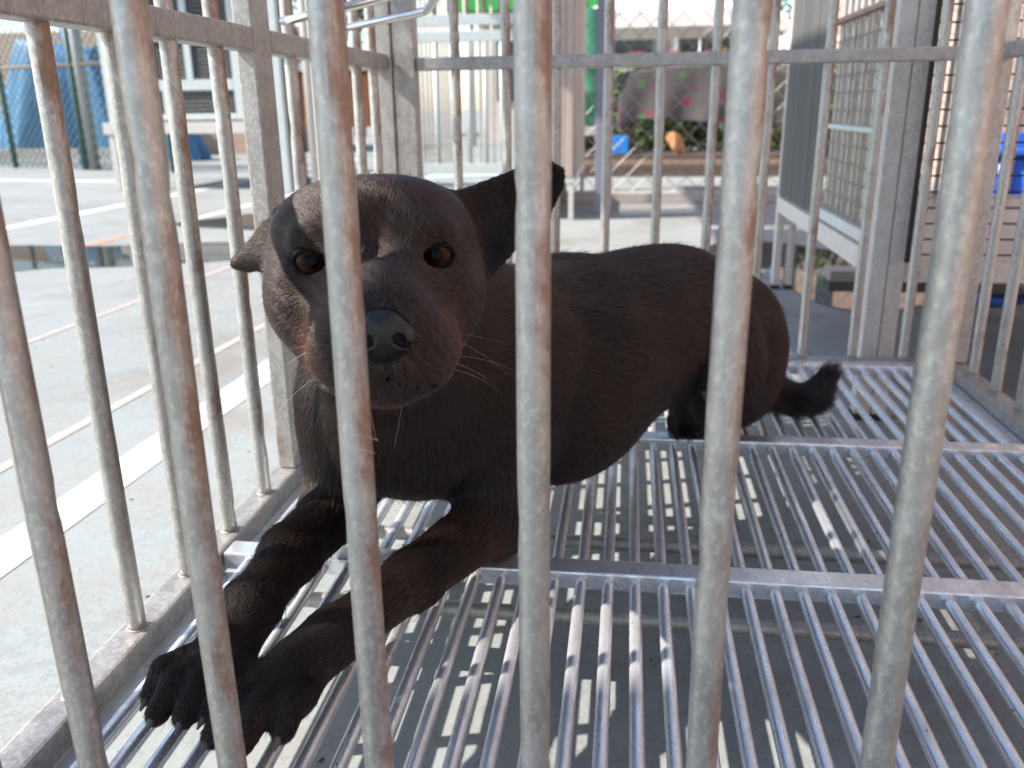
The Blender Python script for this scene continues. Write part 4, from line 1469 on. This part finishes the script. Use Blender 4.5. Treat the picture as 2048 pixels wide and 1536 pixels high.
# keep the eyes and the nose leather free
q = (FP - HO) @ HB.T
keep = np.ones(len(FP), bool)
for (a, b, c) in EYES:
    e = np.sqrt(((q[:, 0] - a) / 0.0285) ** 2 + ((q[:, 1] - b + 0.002) / 0.0195) ** 2)
    keep &= ~((e < 1.0) & (q[:, 2] > 0.05))
e = np.sqrt(((q[:, 0] - 0.002) / 0.043) ** 2 + ((q[:, 1] + 0.092) / 0.040) ** 2)
keep &= ~((e < 1.0) & (q[:, 2] > 0.24))
FP, FN, FLW, WH, WE, WT, q = FP[keep], FN[keep], FLW[keep], WH[keep], WE[keep], WT[keep], q[keep]
n = len(FP)
# clumpy variation of direction
def wave(P, s, seed):
    r = np.random.default_rng(seed)
    out = np.zeros((len(P), 3))
    for _ in range(6):
        kv = r.normal(size=3) * s
        out += np.sin(P @ kv + r.uniform(0, 6.28))[:, None] * r.normal(size=3)
    return out / 3
FLW = FLW + wave(FP, 24, 1) * 0.14 + wave(FP, 90, 2) * 0.06 + rng.normal(size=(n, 3)) * 0.10
T = FLW - (FLW * FN).sum(1)[:, None] * FN
T /= np.linalg.norm(T, axis=1)[:, None] + 1e-9
LEN = 0.023 * (1 - 0.50 * WH) * (1 - 0.62 * WE) + 0.022 * WT
muz = np.exp(-(np.linalg.norm(q - A_([0.006, -0.10, 0.22]), axis=1) / 0.11) ** 2)
LEN *= (1 - 0.25 * muz) * rng.uniform(0.65, 1.25, n)
pawm = FP[:, 1] < 1.38
pawm &= FP[:, 2] < 0.2
LEN[pawm] *= 0.42
# ruff of longer hair under the neck and behind the elbows
ruff = np.exp(-(((FP - A_([-0.46, 1.74, 0.30])) / A_([0.22, 0.16, 0.14])) ** 2).sum(1))
LEN *= 1 + 0.5 * ruff
lift = 0.15 + 0.07 * rng.random(n) + 0.25 * WT + 0.16 * WH
for (a, b, c) in EYES:
    de = np.linalg.norm(q - A_([a, b, c + 0.03]), axis=1)
    LEN *= 1 - 0.55 * np.exp(-(de / 0.042) ** 2)
LEN *= 1 - 0.5 * np.exp(-(np.linalg.norm(q - A_([0.002, -0.09, 0.28]), axis=1) / 0.06) ** 2)
guard = rng.random(n) < 0.035 * (1 - 0.8 * WH)
LEN[guard] *= rng.uniform(1.3, 1.9, guard.sum())
lift[guard] *= 1.9
D0 = T + FN * lift[:, None] * 1.8
D0 /= np.linalg.norm(D0, axis=1)[:, None]
D1 = T + FN * lift[:, None] * 0.3
D1 /= np.linalg.norm(D1, axis=1)[:, None]
K = 4
pts = np.zeros((n, K, 3))
pts[:, 0] = FP - FN * 0.0006
for k in range(1, K):
    t = (k - 0.5) / (K - 1)
    dd = D0 * (1 - t) + D1 * t
    pts[:, k] = pts[:, k - 1] + dd * (LEN / (K - 1))[:, None]
rad = np.array([0.00013, 0.00012, 0.00009, 0.00003])[None, :] * (0.8 + 0.4 * rng.random(n))[:, None]
rad *= (1 - 0.05 * WH)[:, None]
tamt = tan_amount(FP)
base = A_([0.0040, 0.0037, 0.0037])[None, :] * rng.uniform(0.6, 1.6, n)[:, None]
brown = rng.random(n) < 0.18
base[brown] *= A_([2.6, 1.9, 1.6])
# shading put into the fur colour: chest and body darkened, sunlit head lighter
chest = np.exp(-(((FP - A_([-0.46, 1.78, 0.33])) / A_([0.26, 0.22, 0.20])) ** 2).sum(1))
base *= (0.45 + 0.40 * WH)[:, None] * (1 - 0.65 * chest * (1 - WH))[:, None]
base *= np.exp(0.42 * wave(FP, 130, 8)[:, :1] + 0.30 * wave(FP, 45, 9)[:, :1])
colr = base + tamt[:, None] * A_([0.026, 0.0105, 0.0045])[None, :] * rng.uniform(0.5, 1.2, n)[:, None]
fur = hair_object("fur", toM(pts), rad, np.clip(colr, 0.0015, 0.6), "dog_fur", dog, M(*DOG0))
tag(fur, kind="stuff")

# eyes
def eye_mat():
    t = NT("dog_eye")
    tc = t.n("ShaderNodeTexCoord")
    sx = t.n("ShaderNodeSeparateXYZ")
    t.l(tc.outputs["Object"], sx.inputs[0])
    cm = t.n("ShaderNodeCombineXYZ")
    t.l(sx.outputs["X"], cm.inputs["X"]); t.l(sx.outputs["Y"], cm.inputs["Y"])
    ln = t.n("ShaderNodeVectorMath", operation='LENGTH')
    t.l(cm.outputs[0], ln.inputs[0])
    nz = t.noise(tc.outputs["Object"], 900, 3, 0.6)
    ir = t.mix(nz, (0.010, 0.0035, 0.0016), (0.036, 0.013, 0.005))
    R = 0.0315 * U
    m = t.n("ShaderNodeMath", operation='DIVIDE')
    t.l(ln.outputs["Value"], m.inputs[0]); m.inputs[1].default_value = R
    pup = t.ramp(m.outputs[0], [(0.36, 0.0), (0.44, 1.0)])
    rim = t.ramp(m.outputs[0], [(0.72, 0.0), (0.82, 1.0)])
    c = t.mix(pup, (0.002, 0.002, 0.002), ir)
    c = t.mix(rim, c, (0.006, 0.004, 0.004))
    t.principled(c, 0.4, 0.0, None, 0.05, 0.13)
    MAT["dog_eye"] = t.m
eye_mat()
plain("eyelid_skin", (0.005, 0.0045, 0.0045), 0.8, var=0.2, scale=200, spec=0.12)
for (a, b, c) in EYES:
    bm = bmesh.new()
    bmesh.ops.create_uvsphere(bm, u_segments=40, v_segments=28, radius=0.0315 * U)
    for v in bm.verts:                       # corneal bulge on +Z
        rr = math.hypot(v.co.x, v.co.y) / (0.0315 * U)
        if v.co.z > 0 and rr < 0.75:
            v.co.z += 0.10 * 0.0315 * U * (1 - (rr / 0.75) ** 2)
    me = bpy.data.meshes.new("eye"); bm.to_mesh(me); bm.free(); smooth(me)
    p = H(a, b, c + 0.008)
    o = link("eye", me, "dog_eye", dog, M(*p))
    o.rotation_mode = 'QUATERNION'
    fwd = nrm(camp - p + 0.0)
    zq = Vector(fwd)
    o.rotation_quaternion = zq.to_track_quat('Z', 'Y')
    # lid rim following the almond opening
    pts_ = []
    for i in range(41):
        t = 2 * math.pi * i / 40
        s = 1 if a > 0 else -1
        x = 0.0275 * math.cos(t)
        y = (0.0170 if math.sin(t) > 0 else 0.0190) * math.sin(t) + 0.003 * math.cos(t) * s - 0.002
        bul = math.sqrt(max(0.0, 1 - (x / 0.036) ** 2 - (y / 0.036) ** 2))
        pts_.append(tuple(H(a + x * 1.0, b + y, c + 0.008 + 0.0335 * bul - 0.004)))
    sweep("eyelid", pts_, 0.0034, "eyelid_skin", dog, sides=8)

# nose leather
def nose_mat():
    t = NT("nose_leather")
    v = t.world_pos()
    vo = t.n("ShaderNodeTexVoronoi"); vo.inputs["Scale"].default_value = 900.0
    t.l(v, vo.inputs["Vector"])
    t.principled(t.mix(vo.outputs["Distance"], (0.006, 0.0056, 0.006), (0.003, 0.0028, 0.003)), 0.36, 0.0, t.bump(vo.outputs["Distance"], 0.5, 0.0006), 0.5)
    MAT["nose_leather"] = t.m
nose_mat()
prims = []
hell(0.002, -0.090, 0.270, (0.042, 0.037, 0.034), 0.02)
hell(0.002, -0.074, 0.262, (0.036, 0.022, 0.036), 0.02)
hell(0.002, -0.116, 0.262, (0.020, 0.020, 0.026), 0.012)
for s in (-1, 1):
    hell(0.002 + s * 0.029, -0.097, 0.280, (0.021, 0.022, 0.024), 0.012)
for s in (-1, 1):
    hell(0.002 + s * 0.024, -0.099, 0.310, (0.0115, 0.0105, 0.022), 0.006, 'cut')
    hell(0.002 + s * 0.038, -0.108, 0.296, (0.012, 0.0045, 0.02), 0.005, 'cut')
cone(H(0.002, -0.090, 0.312), H(0.002, -0.140, 0.292), 0.0025, 0.003, 0.004, mode='cut', tagv='head')
nv = 0.0022
nlo = np.min([H(x, y, z) for x in (-.06, .075) for y in (-.15, -.02) for z in (.2, .34)], 0)
nhi = np.max([H(x, y, z) for x in (-.06, .075) for y in (-.15, -.02) for z in (.2, .34)], 0)
nn_ = np.ceil((nhi - nlo) / nv).astype(int) + 1
GX = np.stack(np.meshgrid(*[nlo[i] + nv * np.arange(nn_[i]) for i in range(3)], indexing='ij'), -1)
DD = np.full(GX.shape[:3], 0.2)
for (f, lo, hi, k, mode, flow, tg) in prims:
    v = f(GX)
    if mode == 'add':
        h = np.clip(0.5 + 0.5 * (DD - v) / k, 0, 1); DD = DD * (1 - h) + v * h - k * h * (1 - h)
    else:
        h = np.clip(0.5 - 0.5 * (DD + v) / k, 0, 1); DD = DD * (1 - h) - v * h + k * h * (1 - h)
NV, NF_ = surface_nets(DD, nlo, nv)
link("nose", mesh_np("nose", toM(NV), NF_), "nose_leather", dog, M(*DOG0))

# claws
for (p, d, L) in CLAWS:
    P0 = p - d * 0.012
    side = nrm(np.cross(d, A_([0, 0, 1.])))
    upv = np.cross(side, d)
    path = [tuple(P0 + d * L * t + A_([0, 0, -1]) * 0.010 * t * t) for t in (0, 0.25, 0.5, 0.75, 1.0)]
    sweep("claw", path, 0.0095 * (L / 0.032), "claw_horn", dog, sides=8, taper=[1.0, 0.95, 0.75, 0.5, 0.15])

# whiskers
wp, wr = [], []
rg = np.random.default_rng(5)
for s in (-1, 1):
    for i in range(5):
        a, b, c = 0.006 + s * rg.uniform(0.085, 0.118), rg.uniform(-0.165, -0.105), rg.uniform(0.13, 0.225)
        p0 = H(a, b, c)
        d = nrm(s * hr * 1.0 + hu * rg.uniform(-0.55, 0.12) + hf * rg.uniform(-0.25, 0.25))
        L = rg.uniform(0.07, 0.13)
        seg = [p0 + d * L * t + A_([0, 0, -1]) * 0.03 * t * t for t in np.linspace(0, 1, 6)]
        wp.append(seg); wr.append(np.linspace(0.00011, 0.00003, 6))
for i in range(2):
    p0 = H(0.006 + rg.uniform(-0.04, 0.05), -0.222, rg.uniform(0.15, 0.2))
    d = nrm(hf * 0.4 - hu + hr * rg.uniform(-0.5, 0.5))
    L = rg.uniform(0.04, 0.08)
    wp.append([p0 + d * L * t for t in np.linspace(0, 1, 6)]); wr.append(np.linspace(0.0001, 0.00003, 6))
wp = np.array(wp); wr = np.array(wr)
wk = hair_object("whiskers", toM(wp), wr, np.tile(A_([[0.05, 0.045, 0.04]]), (len(wp), 1)), "dog_fur", dog, M(*DOG0))
tag(wk, kind="stuff")
# ------------------------------------------------------------------ grit, leaf scraps and droppings on the court
rg = np.random.default_rng(77)
V, F = [], []
for i in range(240):
    if i < 160:
        x, y = rg.uniform(-4.5, 3.0), rg.uniform(1.0, 11.0)
    else:
        x, y = rg.uniform(-1.8, 1.6), rg.uniform(0.9, 5.0)
    s = rg.uniform(0.003, 0.009) * (1 if i % 9 else 1.6)
    a = rg.uniform(0, 6.28)
    ca, sa = math.cos(a), math.sin(a)
    b0 = len(V)
    for (u, w, h) in ((-1, -0.45, 0.0), (1, -0.4, 0.0), (0.8, 0.5, 0.0), (-0.9, 0.4, 0.0), (0.1, 0.0, 0.55)):
        V.append(((x + (u * ca - w * sa) * s) * U, (y + (u * sa + w * ca) * s) * U, 0.0006 + h * s * U))
    F += [(b0, b0 + 1, b0 + 4), (b0 + 1, b0 + 2, b0 + 4), (b0 + 2, b0 + 3, b0 + 4), (b0 + 3, b0, b0 + 4)]
me = bpy.data.meshes.new("grit")
me.from_pydata(V, [], F)
plain("grit_dark", (0.07, 0.055, 0.04), 0.9, var=0.5, scale=60)
tag(link("grit", me, "grit_dark"), "dark grit and leaf scraps scattered on the concrete", "grit", kind="stuff")
# stray hairs caught on the near bars
hp, hrad = [], []
for (x, y, z) in ((-0.507, 0.866, 1.02), (-0.507, 0.866, 0.86), (-0.299, 0.866, 0.95), (-0.299, 0.866, 0.62), (-0.299, 0.866, 0.30), (0.109, 0.866, 0.72), (0.314, 0.866, 0.98), (0.314, 0.866, 0.80)):
    for k in range(2):
        p0 = A_([x + rg.uniform(-.016, .016), y - 0.003, z + rg.uniform(-.04, .04)])
        d = nrm(A_([rg.uniform(-1, 1), -0.05, rg.uniform(-1, 1)]))
        c = nrm(A_([rg.uniform(-1, 1), -0.1, rg.uniform(-1, 1)]))
        L = rg.uniform(0.02, 0.035)
        hp.append([p0 + d * L * t + c * 0.02 * math.sin(4 * t) for t in np.linspace(0, 1, 8)])
        hrad.append(np.full(8, 0.000022))
hp = (np.array(hp) - A_([0.18, 2.2, G])) * U
h = hair_object("stray_hair", hp, np.array(hrad), np.tile(A_([[0.22, 0.20, 0.18]]), (len(hp), 1)), "dog_fur", cage, M(0.18, 2.2, G))
tag(h, kind="stuff")
